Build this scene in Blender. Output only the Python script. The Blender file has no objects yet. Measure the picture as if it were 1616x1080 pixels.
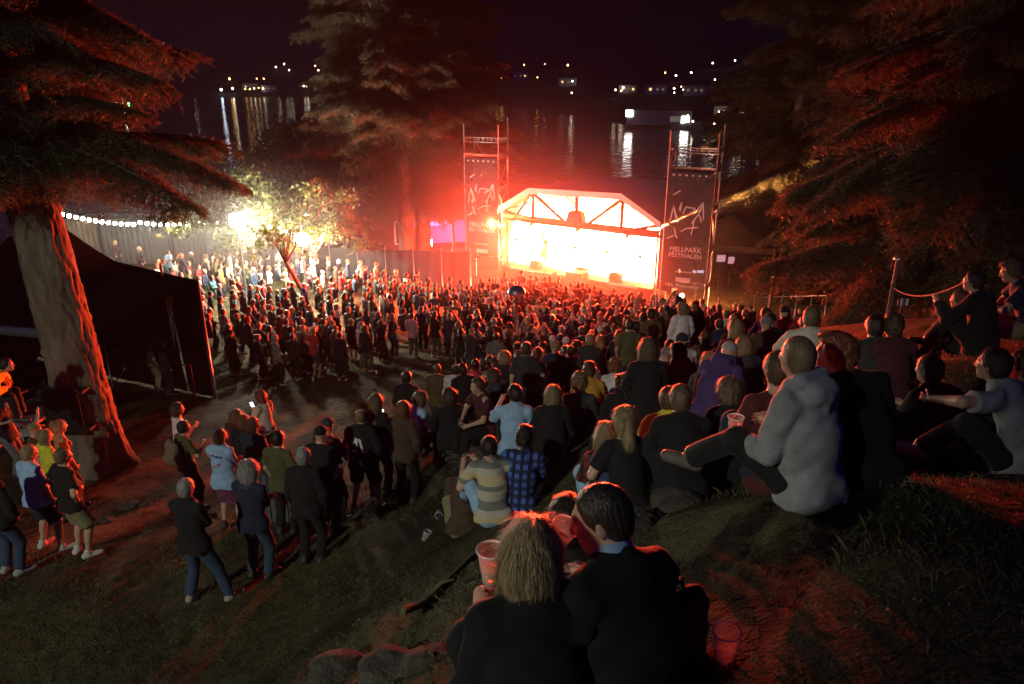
import bpy, bmesh, math, random
import numpy as np
from mathutils import Vector, Matrix, Euler
R = math.radians
rng = np.random.default_rng(7)
random.seed(7)
scene = bpy.context.scene
COL = scene.collection

# ------------------------------------------------------------------ camera, sky, light, exposure
PITCH = R(20.3); FPX = 1150.0
cam_d = bpy.data.cameras.new('camera'); cam = bpy.data.objects.new('camera', cam_d); COL.objects.link(cam)
cam_d.sensor_width = 36.0; cam_d.lens = FPX / 1616 * 36; cam_d.clip_start = .05; cam_d.clip_end = 4000
cam.location = (0, 0, 0); cam.rotation_euler = (math.pi / 2 - PITCH, 0, 0)
scene.camera = cam
w = bpy.data.worlds.new('World'); scene.world = w; w.use_nodes = True
nt = w.node_tree; nt.nodes.clear()
sky = nt.nodes.new('ShaderNodeTexSky'); sky.sky_type = 'NISHITA'; sky.sun_disc = False
sky.sun_elevation = R(-2.2); sky.sun_rotation = R(180); sky.altitude = 100
bg = nt.nodes.new('ShaderNodeBackground'); bg.inputs[1].default_value = .12
wo = nt.nodes.new('ShaderNodeOutputWorld')
tint = nt.nodes.new('ShaderNodeMix'); tint.data_type = 'RGBA'; tint.blend_type = 'MULTIPLY'; tint.inputs[0].default_value = 1; tint.inputs[7].default_value = (.06, .26, 2.4, 1)
nt.links.new(sky.outputs[0], tint.inputs[6]); nt.links.new(tint.outputs[2], bg.inputs[0]); nt.links.new(bg.outputs[0], wo.inputs[0])
scene.view_settings.view_transform = 'Standard'; scene.view_settings.look = 'None'
scene.view_settings.exposure = 0; scene.view_settings.gamma = 1; scene.view_settings.use_curve_mapping = False
scene.render.engine = 'CYCLES'
cy = scene.cycles
cy.use_denoising = True; cy.max_bounces = 5; cy.diffuse_bounces = 2; cy.glossy_bounces = 3; cy.transmission_bounces = 5
cy.transparent_max_bounces = 8; cy.volume_bounces = 0; cy.caustics_reflective = False; cy.caustics_refractive = False
cy.sample_clamp_indirect = 4; cy.use_light_tree = True; cy.use_adaptive_sampling = True; cy.adaptive_threshold = .02

STAGE_COL = (1, .055, .018); STAGE_W = 30000; WASH_W = 480000; FLOOD_W = 6800; FLOOD_POS = (-10.5, -7.0, 4.5)
WARM_W = 3600; HAZE = .0002; SMOKE = .026

def ray(u, v):
    x = (u - 808) / FPX; y = -(v - 540) / FPX
    return np.array([x, math.cos(PITCH) + y * math.sin(PITCH), -math.sin(PITCH) + y * math.cos(PITCH)])
def at(u, v, Y):
    d = ray(u, v); return Vector(d * (Y / d[1]))
def proj(P):
    d = P[1] * math.cos(PITCH) - P[2] * math.sin(PITCH); yy = P[1] * math.sin(PITCH) + P[2] * math.cos(PITCH)
    return 808 + FPX * P[0] / d, 540 - FPX * yy / d, d

# ------------------------------------------------------------------ tagging and mesh helpers
def link(o, parent=None):
    COL.objects.link(o)
    if parent is not None: o.parent = parent
    return o
def tag(o, label=None, cat=None, group=None, kind=None):
    if label: o['label'] = label
    if cat: o['category'] = cat
    if group: o['group'] = group
    if kind: o['kind'] = kind
    return o
def empty(name, loc=(0, 0, 0), rz=0):
    o = bpy.data.objects.new(name, None); COL.objects.link(o); o.location = loc; o.rotation_euler = (0, 0, rz)
    o.empty_display_size = .1
    return o
def mesh_np(name, V, F, mat=None, smooth=True):
    """V (n,3), F (m,3|4) numpy -> mesh data"""
    me = bpy.data.meshes.new(name)
    V = np.asarray(V, np.float32); F = np.asarray(F, np.int32)
    k = F.shape[1]
    me.vertices.add(len(V)); me.vertices.foreach_set('co', V.ravel())
    me.loops.add(F.size); me.loops.foreach_set('vertex_index', F.ravel())
    me.polygons.add(len(F)); me.polygons.foreach_set('loop_start', np.arange(0, F.size, k, dtype=np.int32))
    try: me.polygons.foreach_set('loop_total', np.full(len(F), k, np.int32))
    except Exception: pass
    if smooth: me.polygons.foreach_set('use_smooth', np.ones(len(F), bool))
    me.update(calc_edges=True); me.validate()
    if mat: me.materials.append(mat)
    return me
def obj(name, me, parent=None, color=None):
    o = bpy.data.objects.new(name, me); link(o, parent)
    if color is not None: o.color = (*color, 1)
    return o
class MB:
    """collects boxes, tubes and lathes as one mesh"""
    def __init__(s): s.v = []; s.f = []; s.n = 0; s.sm = []
    def add(s, V, F, smooth=False):
        s.v.append(np.asarray(V, float)); s.f += [[i + s.n for i in f] for f in F]; s.n += len(V); s.sm += [smooth] * len(F); return s
    def box(s, c, size, M=None, taper=None):
        x, y, z = [q / 2 for q in size]
        V = np.array([[-x, -y, -z], [x, -y, -z], [x, y, -z], [-x, y, -z], [-x, -y, z], [x, -y, z], [x, y, z], [-x, y, z]])
        if taper: V[4:, :2] *= taper
        if M is not None: V = V @ np.array(M.to_3x3()).T
        return s.add(V + np.array(c), [[3, 2, 1, 0], [4, 5, 6, 7], [0, 1, 5, 4], [1, 2, 6, 5], [2, 3, 7, 6], [3, 0, 4, 7]])
    def tube(s, pts, r, n=8, cap=True):
        pts = [Vector(p) for p in pts]; rr = r if hasattr(r, '__len__') else [r] * len(pts)
        V = []; F = []
        up = None
        for i, p in enumerate(pts):
            d = (pts[min(i + 1, len(pts) - 1)] - pts[max(i - 1, 0)]).normalized()
            if up is None:
                up = Vector((0, 0, 1)) if abs(d.z) < .9 else Vector((1, 0, 0))
            a = d.cross(up).normalized(); b = a.cross(d).normalized(); up = b
            for k in range(n):
                t = 2 * math.pi * k / n
                V.append(p + (a * math.cos(t) + b * math.sin(t)) * rr[i])
        for i in range(len(pts) - 1):
            for k in range(n):
                k2 = (k + 1) % n
                F.append([i * n + k, i * n + k2, (i + 1) * n + k2, (i + 1) * n + k])
        if cap:
            F.append(list(range(n))); F.append([(len(pts) - 1) * n + k for k in range(n - 1, -1, -1)])
        return s.add([list(v) for v in V], F, True)
    def lathe(s, prof, n=20, c=(0, 0, 0)):
        V = []; F = []
        for r, z in prof:
            for k in range(n):
                t = 2 * math.pi * k / n; V.append([c[0] + r * math.cos(t), c[1] + r * math.sin(t), c[2] + z])
        for i in range(len(prof) - 1):
            for k in range(n):
                k2 = (k + 1) % n; F.append([i * n + k, i * n + k2, (i + 1) * n + k2, (i + 1) * n + k])
        return s.add(V, F, True)
    def mesh(s, name, mat):
        me = bpy.data.meshes.new(name)
        me.from_pydata(np.concatenate(s.v).tolist(), [], s.f)
        me.polygons.foreach_set('use_smooth', np.array(s.sm, bool)); me.update()
        if mat: me.materials.append(mat)
        return me
    def build(s, name, mat, parent=None, color=None):
        return obj(name, s.mesh(name, mat), parent, color)

# ------------------------------------------------------------------ materials
def mat(name, col=(.5, .5, .5), rough=.7, metal=0, var=.35, scale=8, bump=.15, bscale=None, objcol=False, col2=None, spec=.3, stretch=(1, 1, 1), coords='Object', sheen=0, detail=6):
    m = bpy.data.materials.new(name); m.use_nodes = True; n = m.node_tree.nodes; l = m.node_tree.links
    b = n['Principled BSDF']; b.inputs['Roughness'].default_value = rough; b.inputs['Metallic'].default_value = metal
    b.inputs['Specular IOR Level'].default_value = spec
    if sheen: b.inputs['Sheen Weight'].default_value = sheen
    tc = n.new('ShaderNodeTexCoord'); mp = n.new('ShaderNodeMapping'); mp.inputs['Scale'].default_value = stretch
    l.new(tc.outputs[coords], mp.inputs[0])
    nz = n.new('ShaderNodeTexNoise'); nz.inputs['Scale'].default_value = scale; nz.inputs['Detail'].default_value = detail
    nz.inputs['Roughness'].default_value = .65
    l.new(mp.outputs[0], nz.inputs[0])
    rp = n.new('ShaderNodeMapRange'); rp.inputs[1].default_value = .3; rp.inputs[2].default_value = .7
    l.new(nz.outputs[0], rp.inputs[0])
    mx = n.new('ShaderNodeMix'); mx.data_type = 'RGBA'
    l.new(rp.outputs[0], mx.inputs[0])
    if objcol:
        oi = n.new('ShaderNodeObjectInfo')
        s1 = n.new('ShaderNodeVectorMath'); s1.operation = 'SCALE'; s1.inputs[3].default_value = 1 - var
        s2 = n.new('ShaderNodeVectorMath'); s2.operation = 'SCALE'; s2.inputs[3].default_value = 1 + var * .6
        l.new(oi.outputs['Color'], s1.inputs[0]); l.new(oi.outputs['Color'], s2.inputs[0])
        l.new(s1.outputs[0], mx.inputs[6]); l.new(s2.outputs[0], mx.inputs[7])
    else:
        mx.inputs[6].default_value = (*[c * (1 - var) for c in col], 1)
        c2 = col2 if col2 else [min(1, c * (1 + var * .6)) for c in col]
        mx.inputs[7].default_value = (*c2, 1)
    l.new(mx.outputs[2], b.inputs['Base Color'])
    if bump:
        nb = n.new('ShaderNodeTexNoise'); nb.inputs['Scale'].default_value = bscale or scale * 4; nb.inputs['Detail'].default_value = 4
        l.new(mp.outputs[0], nb.inputs[0])
        bp = n.new('ShaderNodeBump'); bp.inputs['Strength'].default_value = bump; bp.inputs['Distance'].default_value = .02
        l.new(nb.outputs[0], bp.inputs['Height']); l.new(bp.outputs[0], b.inputs['Normal'])
    return m
def emis(name, col, strength):
    m = bpy.data.materials.new(name); m.use_nodes = True; n = m.node_tree.nodes; l = m.node_tree.links
    n.remove(n['Principled BSDF']); e = n.new('ShaderNodeEmission'); e.inputs[0].default_value = (*col, 1); e.inputs[1].default_value = strength
    l.new(e.outputs[0], n['Material Output'].inputs[0]); return m
M = {}
M['skin'] = mat('skin', objcol=True, rough=.5, var=.12, scale=30, bump=.05, spec=.4)
M['hair'] = mat('hair', objcol=True, rough=.45, var=.45, scale=60, bump=.5, bscale=90, stretch=(1, 1, .12), spec=.5)
M['cloth'] = mat('cloth', objcol=True, rough=.85, var=.22, scale=14, bump=.25, bscale=160, sheen=.05, spec=.2)
M['leather'] = mat('shoe_leather', objcol=True, rough=.5, var=.2, scale=20, bump=.1)
M['bark'] = mat('bark', (.15, .125, .09), rough=.95, var=.5, scale=5, bump=.9, bscale=9, stretch=(1, 1, .3))
M['twig'] = mat('twig_bark', (.09, .07, .05), rough=.9, var=.3, scale=6, bump=.3)
def leafmat(name, col, col2, trans=.35):
    m = mat(name, col, rough=.6, var=.45, scale=.9, bump=0, col2=col2, detail=3)
    n = m.node_tree.nodes; l = m.node_tree.links; b = n['Principled BSDF']
    t = n.new('ShaderNodeBsdfTranslucent'); ms = n.new('ShaderNodeMixShader'); ms.inputs[0].default_value = trans
    mx = [q for q in n if q.bl_idname == 'ShaderNodeMix'][0]
    l.new(mx.outputs[2], t.inputs[0]); l.new(b.outputs[0], ms.inputs[1]); l.new(t.outputs[0], ms.inputs[2])
    l.new(ms.outputs[0], n['Material Output'].inputs[0]); return m
M['needle'] = leafmat('needles', (.08, .085, .045), (.125, .115, .065))
M['leaf'] = leafmat('leaves', (.055, .085, .022), (.11, .125, .035))
M['bush'] = leafmat('bush_leaves', (.04, .06, .025), (.08, .085, .035))
M['grass'] = leafmat('grass_blades', (.09, .097, .038), (.17, .155, .075), .2)
M['steel'] = mat('galvanised_steel', (.42, .43, .44), rough=.42, metal=.8, var=.25, scale=9, bump=.08)
M['dark_steel'] = mat('dark_steel', (.06, .06, .065), rough=.5, metal=.5, var=.3, scale=6, bump=.1)
M['black'] = mat('black_fabric', (.02, .02, .022), rough=.85, var=.3, scale=3, bump=.3, bscale=12)
M['blackpaint'] = mat('black_paint', (.025, .025, .027), rough=.45, var=.25, scale=4, bump=.08)
M['whitepaint'] = mat('white_paint', (.72, .71, .69), rough=.55, var=.12, scale=3, bump=.05)
M['roofcloth'] = mat('stage_canvas', (.62, .60, .57), rough=.6, var=.12, scale=2, bump=.1)
M['wood'] = mat('weathered_wood', (.19, .15, .10), rough=.85, var=.4, scale=3, bump=.4, stretch=(1, 6, 6))
M['redwood'] = mat('red_wall_paint', (.24, .045, .03), rough=.8, var=.25, scale=3, bump=.2)
M['rock'] = mat('rock', (.06, .054, .045), rough=.9, var=.45, scale=2.2, bump=.9, bscale=9)
M['deck'] = mat('stage_deck', (.12, .11, .10), rough=.5, var=.2, scale=3, bump=.05)
M['moss'] = mat('mossy_bark', (.10, .105, .05), rough=.95, var=.5, scale=9, bump=.9)
def cupmat():
    m = bpy.data.materials.new('clear_plastic'); m.use_nodes = True; n = m.node_tree.nodes; l = m.node_tree.links
    b = n['Principled BSDF']; b.inputs['Base Color'].default_value = (.85, .85, .86, 1); b.inputs['Roughness'].default_value = .22
    tr = n.new('ShaderNodeBsdfTransparent'); fr = n.new('ShaderNodeLayerWeight'); fr.inputs[0].default_value = .25
    tl = n.new('ShaderNodeBsdfTranslucent'); tl.inputs[0].default_value = (.8, .8, .8, 1)
    m1 = n.new('ShaderNodeMixShader'); m1.inputs[0].default_value = .2; l.new(b.outputs[0], m1.inputs[1]); l.new(tl.outputs[0], m1.inputs[2])
    mr = n.new('ShaderNodeMapRange'); mr.inputs[3].default_value = .04; mr.inputs[4].default_value = .7; l.new(fr.outputs['Facing'], mr.inputs[0])
    m2 = n.new('ShaderNodeMixShader'); l.new(mr.outputs[0], m2.inputs[0]); l.new(tr.outputs[0], m2.inputs[1]); l.new(m1.outputs[0], m2.inputs[2])
    l.new(m2.outputs[0], n['Material Output'].inputs[0]); return m
M['cup'] = cupmat()
M['rim'] = mat('cup_rim', (.75, .75, .76), rough=.2, var=.05, bump=0, spec=.6)
M['beer'] = mat('beer', (.75, .42, .08), rough=.15, var=.1, bump=0)
b_ = M['beer'].node_tree.nodes['Principled BSDF']; b_.inputs['Transmission Weight'].default_value = .7

# ------------------------------------------------------------------ terrain height
CP = np.array([(0, 0, -1.8), (.7, 1.9, -1.98), (6, 3, -2.1), (10, 6, -2.5),
 (0.38, 1.65, -2.05), (0.08, 1.64, -2.13), (0.25, 2.45, -2.53), (1.68, 3.61, -2.32), (1.81, 3.53, -2.28), (1.74, 4.24, -2.63), (3.56, 4.52, -2.69), (3.73, 4.72, -2.81), (3.39, 5.22, -3.04), (5.21, 7.59, -2.96), (5.42, 8.07, -3.31), (6.11, 8.18, -3.38), (-0.2, 6.6, -4.49), (-0.58, 7.3, -5.13), (0.08, 6.72, -4.45), (0.98, 5.35, -3.57), (0.85, 5.53, -3.8), (1.37, 5.13, -3.26), (1.39, 5.66, -3.52), (1.89, 5.51, -3.36), (2.13, 7.14, -3.55), (3.08, 9.33, -4.13), (2.29, 7.57, -3.9), (1.59, 7.83, -3.86), (0.49, 8.1, -4.56), (0.87, 8.61, -4.62), (1.09, 9.44, -4.8), (0.03, 8.29, -4.64), (-1.96, 12.41, -6.96), (-1.66, 10.78, -6.26), (-0.95, 10.11, -5.92), (-0.38, 9.92, -5.57), (-0.15, 10.52, -5.74), (-2.08, 9.97, -6.31), (-1.67, 9.95, -6.42),
 (-3.94, 7.54, -6.3), (-3.5, 8.3, -6.45), (-2.67, 8.16, -6.25), (-4.84, 10.5, -7.05), (-6.63, 8.6, -6.5), (-7.6, 10.9, -7.4), (-8.74, 16.4, -8.1), (-2.5, 11.1, -6.85),
 (2.7, 11.7, -5.3), (5.2, 15.3, -5.7), (6.5, 15, -5.3), (4.4, 16.9, -6.7), (1.7, 14.6, -7.0), (-5.1, 20.3, -9.1), (-3, 20.2, -8.8),
 (5.75, 20.5, -8.0), (-8.5, 24.5, -10.0), (-18, 37, -10.3), (-13, 40, -10.5), (0, 30, -10.2), (8, 33, -10.5), (-2, 38, -10.6), (15, 25, -8), (20, 20, -6),
 (12, 14, -4.4), (9, 24.3, -9.2), (-20, 10, -7.5), (-20, 25, -9.8), (-4, 2, -4.9), (-7, 4, -5.6), (-2, 3, -4.0), (-.9, 2.4, -2.9), (-.15, 24, -9.4), (-.6, 4.4, -3.7), (.6, 3.6, -2.9),
 (.6, 11.6, -6.0), (.5, 17, -8.0), (0, 45, -10.8), (15, 40, -10.5), (-20, 45, -10.7), (30, 30, -8), (-12, -4, -3.8), (-4, -4, -2.3), (0, -6, -1.4), (8, -6, -1.4),
 (-8, -12, -2.2), (0, -20, -1.2), (20, 5, -3), (20, -10, -1.5), (-25, 0, -6), (-30, 15, -8), (-.6, 1.2, -2.2), (25, 45, -10.5), (-3, 5.3, -5.6)], float)
def _phi(d2): return np.where(d2 > 0, .5 * d2 * np.log(np.maximum(d2, 1e-12)), 0)
_P = CP[:, :2]; _n = len(CP)
_K = _phi(((_P[:, None] - _P[None]) ** 2).sum(-1)) + np.eye(_n) * .05
_Q = np.hstack([np.ones((_n, 1)), _P])
_W = np.linalg.solve(np.block([[_K, _Q], [_Q.T, np.zeros((3, 3))]]), np.concatenate([CP[:, 2], np.zeros(3)]))
LAKE = -13.0
def height(x, y):
    x = np.atleast_1d(np.asarray(x, float)); y = np.atleast_1d(np.asarray(y, float)); sh = x.shape
    x = x.ravel(); y = y.ravel(); q = np.stack([np.clip(x, -32, 32), np.clip(y, -20, 46)], 1)
    z = np.empty(len(x))
    for i in range(0, len(x), 20000):
        s = q[i:i + 20000]
        z[i:i + 20000] = _phi(((s[:, None] - _P[None]) ** 2).sum(-1)) @ _W[:_n] + _W[_n] + s @ _W[_n + 1:]
    z = np.maximum(z, -11.2)
    z += .035 * np.sin(x * 2.1 + 1.3 * np.sin(y * 1.7)) * np.sin(y * 2.6 + x) + .02 * np.sin(5.3 * x + 2 * np.sin(3.1 * y)) * np.sin(4.7 * y)
    t = np.clip((y - 47) / 12, 0, 1); z = z * (1 - t) + (-15.0) * t
    return z.reshape(sh)
def hz(x, y): return float(height(x, y)[0])
def ground_at(u, v, tmax=90):
    d = ray(u, v); t = np.linspace(.8, tmax, 1800); P = d[None] * t[:, None]
    g = height(P[:, 0], P[:, 1]); i = np.argmax(P[:, 2] < g)
    return Vector(P[i])
# ------------------------------------------------------------------ bodies: smooth-union field, one continuous surface
class Field:
    def __init__(s, lo, hi, h):
        s.h = h; s.ax = [np.arange(l, u + h, h, dtype=np.float32) for l, u in zip(lo, hi)]
        s.f = np.full([len(a) for a in s.ax], 1.0, np.float32)
    def _sl(s, lo, hi, m):
        return tuple(slice(int(np.searchsorted(a, l - m)), int(np.searchsorted(a, u + m))) for a, l, u in zip(s.ax, lo, hi))
    def _pts(s, sl):
        return [s.ax[0][sl[0]][:, None, None], s.ax[1][sl[1]][None, :, None], s.ax[2][sl[2]][None, None, :]]
    def _mix(s, sl, d, k):
        a = s.f[sl]
        if k > 0:
            hh = np.clip(.5 + .5 * (a - d) / k, 0, 1); s.f[sl] = a * (1 - hh) + d * hh - k * hh * (1 - hh)
        else: s.f[sl] = np.minimum(a, d)
    def cone(s, a, b, ra, rb, k=.03, n=None, fl=1., flat=False):
        a = np.array(a, float); b = np.array(b, float); rm = max(ra, rb); m = k + .03
        sl = s._sl(np.minimum(a, b) - rm, np.maximum(a, b) + rm, m); p = s._pts(sl)
        q = [p[i] - a[i] for i in range(3)]; ab = b - a
        if n is not None and fl != 1.:
            n = np.array(n, float); n /= np.linalg.norm(n)
            qn = (q[0] * n[0] + q[1] * n[1] + q[2] * n[2]) * (1 / fl - 1)
            q = [q[i] + qn * n[i] for i in range(3)]; ab = ab + n * (ab @ n) * (1 / fl - 1)
        L2 = max(ab @ ab, 1e-9); t0 = (q[0] * ab[0] + q[1] * ab[1] + q[2] * ab[2]) / L2; t = np.clip(t0, 0, 1)
        if flat:
            te = np.clip(t0, 0, 1.6)
            d = np.sqrt(sum((q[i] - te * ab[i]) ** 2 for i in range(3))) - (ra + (rb - ra) * t)
            d = np.maximum(d, (t0 - 1) * math.sqrt(L2))
        else:
            d = np.sqrt(sum((q[i] - t * ab[i]) ** 2 for i in range(3))) - (ra + (rb - ra) * t)
        s._mix(sl, d, k)
    def ell(s, c, Rm, rad, k=.02, sub=False):
        c = np.array(c, float); rad = np.array(rad, float); rm = rad.max(); sl = s._sl(c - rm, c + rm, k + .02); p = s._pts(sl)
        q = [p[i] - c[i] for i in range(3)]
        l = [sum(q[i] * Rm[i][j] for i in range(3)) / rad[j] for j in range(3)]
        r = np.sqrt(l[0] ** 2 + l[1] ** 2 + l[2] ** 2); d = (r - 1) * rad.min() * (1 + .35 * (rad.mean() / rad.min() - 1))
        if sub:
            a = s.f[sl]; hh = np.clip(.5 - .5 * (a + d) / k, 0, 1); s.f[sl] = a * (1 - hh) - d * hh + k * hh * (1 - hh)
        else: s._mix(sl, d, k)
    def cut(s, c, n, k=0):
        """keep the side where (p-c).n < 0"""
        p = s._pts((slice(None),) * 3); s.f = np.maximum(s.f, (p[0] - c[0]) * n[0] + (p[1] - c[1]) * n[1] + (p[2] - c[2]) * n[2])
    def noise(s, amp, fr, seed=0, st=(1, 1, 1)):
        p = s._pts((slice(None),) * 3); x, y, z = p[0] * fr * st[0] + seed, p[1] * fr * st[1] + seed * 1.7, p[2] * fr * st[2] + seed * .6
        g = np.sin(x + 1.3 * np.sin(z * .9 + y)) * np.sin(y * 1.1 + z * .5) + .6 * np.sin(z * 1.7 + 2.1 * np.sin(x * .8) + y)
        s.f = s.f + amp * g.astype(np.float32)
    def mesh(s):
        f = s.f; ins = f < 0; nx, ny, nz = f.shape
        cs = [(i, j, k) for i in (0, 1) for j in (0, 1) for k in (0, 1)]
        def c(i, j, k, A): return A[i:nx - 1 + i, j:ny - 1 + j, k:nz - 1 + k]
        cnt = sum(c(*q, ins).astype(np.int8) for q in cs)
        act = (cnt > 0) & (cnt < 8); I = np.argwhere(act)
        if not len(I): return np.zeros((0, 3)), np.zeros((0, 4), int)
        idx = np.full(act.shape, -1, np.int32); idx[act] = np.arange(len(I))
        fv = {q: f[I[:, 0] + q[0], I[:, 1] + q[1], I[:, 2] + q[2]] for q in cs}
        acc = np.zeros((len(I), 3), np.float32); num = np.zeros(len(I), np.float32)
        for q in cs:
            for a in range(3):
                if q[a] == 0:
                    r = list(q); r[a] = 1; r = tuple(r); A, B = fv[q], fv[r]; mk = (A < 0) != (B < 0)
                    t = np.where(mk, A / np.where(mk, A - B, 1), 0)
                    for b in range(3): acc[:, b] += np.where(mk, q[b] + (t if b == a else 0), 0)
                    num += mk
        V = (I + acc / num[:, None]) * s.h + np.array([a[0] for a in s.ax])
        F = []
        for a in range(3):
            b, c2 = (a + 1) % 3, (a + 2) % 3
            sl0 = [slice(1, n - 1) for n in f.shape]; sl1 = list(sl0); sl0[a] = slice(0, f.shape[a] - 1); sl1[a] = slice(1, f.shape[a])
            A = ins[tuple(sl0)]; B = ins[tuple(sl1)]
            for flip, mk in ((False, A & ~B), (True, B & ~A)):
                E = np.argwhere(mk)
                if not len(E): continue
                o = np.array([1, 1, 1]); o[a] = 0; E = E + o
                def g(db, dc):
                    e = E.copy(); e[:, b] += db; e[:, c2] += dc; return idx[e[:, 0], e[:, 1], e[:, 2]]
                q = np.stack([g(-1, -1), g(0, -1), g(0, 0), g(-1, 0)], 1)
                F.append(q[:, ::-1] if flip else q)
        F = np.concatenate(F); F = F[(F >= 0).all(1)]
        return V, F

def rotz(a): c, s = math.cos(a), math.sin(a); return np.array([[c, -s, 0], [s, c, 0], [0, 0, 1.]])
def rotx(a): c, s = math.cos(a), math.sin(a); return np.array([[1., 0, 0], [0, c, -s], [0, s, c]])
def roty(a): c, s = math.cos(a), math.sin(a); return np.array([[c, 0, s], [0, 1., 0], [-s, 0, c]])
def ik(a, t, l1, l2, pole):
    a = np.array(a, float); t = np.array(t, float); d = t - a; L = np.linalg.norm(d)
    if L > (l1 + l2) * .995: d *= (l1 + l2) * .995 / L; t = a + d; L = (l1 + l2) * .995
    if L < .12: d *= .12 / max(L, 1e-6); t = a + d; L = .12
    u = d / L; x = (l1 * l1 - l2 * l2 + L * L) / (2 * L); h = math.sqrt(max(l1 * l1 - x * x, 0))
    p = np.array(pole, float); p = p - u * (p @ u); p /= max(np.linalg.norm(p), 1e-6)
    return a + u * x + p * h, t

POSE0 = dict(pz=.93, lean=.04, slouch=.0, side=0, yaw=0, hy=0, hp=.05, hr=0, fl=(-.12, .0, .08), fr=(.12, .02, .08), kl=(-.12, 1, 0), kr=(.12, 1, 0),
             hl=(-.27, .06, .79), hR=(.27, .06, .79), el=(-.5, -1, 0), er=(.5, -1, 0), fem=0, fat=0, footyaw=(.25, -.25), px=0, tilt=0)
def skeleton(po):
    q = dict(POSE0); q.update(po); S = {'q': q}; fem = q['fem']
    P = np.array([q['px'], 0, q['pz']]); S['P'] = P
    R1 = roty(q['side']) @ rotx(-q['lean'] * .8 - q['tilt']); R2 = roty(q['side']) @ rotx(-q['lean'] - q['slouch'] - q['tilt'])
    Mi = P + R1 @ np.array([0, -.0, .24]); N = Mi + R2 @ np.array([0, .0, .29])
    S['M'] = Mi; S['N'] = N; Ry = R2 @ rotz(q['yaw']); S['Rc'] = Ry; S['Rp'] = R1
    sw = .170 - .018 * fem
    for s, n in ((-1, 'l'), (1, 'r')):
        Sh = N + Ry @ np.array([s * sw, -.01, -.068]); S['s' + n] = Sh
        t = q['hl'] if n == 'l' else q['hR']
        S['e' + n], S['w' + n] = ik(Sh, t, .285, .255, q['el'] if n == 'l' else q['er'])
        Hp = P + rotz(q['yaw'] * .3) @ np.array([s * (.092 + .006 * fem), 0, -.05]); S['h' + n] = Hp
        S['k' + n], S['a' + n] = ik(Hp, q['fl'] if n == 'l' else q['fr'], .42, .41, q['kl'] if n == 'l' else q['kr'])
    RH = rotz(q['yaw'] + q['hy']) @ rotx(-q['hp']) @ roty(q['hr']); S['RH'] = RH
    nb = N + R2 @ np.array([0, .005, .03]); S['nb'] = nb
    S['H'] = nb + (R2 @ np.array([0, .02, .07])) * .75 + RH @ np.array([0, .015, .075])
    S['top'] = S['H'][2] + .115
    return S
def head_prims(F, S, k=.014, face=True):
    RH, H = S['RH'], S['H']; w = lambda x, y, z: H + RH @ np.array([x, y, z]); f = S['q']['fem']
    F.ell(w(0, -.012, .022), RH, (.074, .095, .09), k)
    F.ell(w(0, .02, -.045), RH, (.056 - .004 * f, .068, .068), .04)
    F.ell(w(0, .062, -.092), RH, (.026, .022, .02), .03)
    F.cone(S['nb'] - S['Rc'] @ np.array([0, 0, .03]), w(0, -.02, -.04), .058 - .008 * f, .052 - .006 * f, .03)
    if face:
        F.ell(w(0, .078, .026), RH, (.05, .014, .014), .02)
        for s in (-1, 1):
            F.ell(w(s * .032, .092, .008), RH, (.017, .014, .011), .012, sub=True)
            F.ell(w(s * .04, .068, -.018), RH, (.02, .02, .018), .02)
            F.ell(w(s * .077, -.008, -.008), RH @ rotz(-s * .35), (.008, .019, .031), .008)
        F.cone(w(0, .086, .015), w(0, .108, -.026), .0085, .0125, .012)
        F.ell(w(0, .098, -.03), RH, (.017, .011, .009), .008)
        F.cone(w(-.019, .084, -.058), w(.019, .084, -.058), .007, .007, .008)
        F.cone(w(-.016, .083, -.068), w(.016, .083, -.068), .007, .007, .007)
def torso_prims(F, S, off=0, k=.06, loose=0):
    q = S['q']; fem, fat = q['fem'], q['fat']; P, Mi, N, Rc, Rp = S['P'], S['M'], S['N'], S['Rc'], S['Rp']; fr = Rc[:, 1]; fp = Rp[:, 1]
    F.cone(P - Rp @ np.array([0, 0, .03]), Mi, .142 + .012 * fem + fat * .5 + off, .13 - .016 * fem + fat + off + loose, k, fp, .74)
    F.cone(Mi, N - Rc @ np.array([0, .0, .13]), .13 - .016 * fem + fat + off + loose, .146 - .016 * fem + fat * .4 + off + loose * .6, k, fr, .70)
    if fem:
        for s in (-1, 1): F.ell(N + Rc @ np.array([s * .07, .085, -.19]), Rc, (.062 + off, .055 + off, .06 + off), .03)
    for n in 'lr': F.cone(S['nb'] - Rc @ np.array([0, .01, .045]), S['s' + n] + Rc @ np.array([0, 0, .004]), .05 + off * .7, .05 + off * .8, .04)
    F.cone(N - Rc @ np.array([0, .02, .05]), S['nb'], .08 + off * .5, .054 + off * .3, .04)
    if fat: F.ell(Mi + Rp @ np.array([0, .07, -.07]), Rp, (.15 + off, .1 + fat + off, .14 + off), .06)
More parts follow.
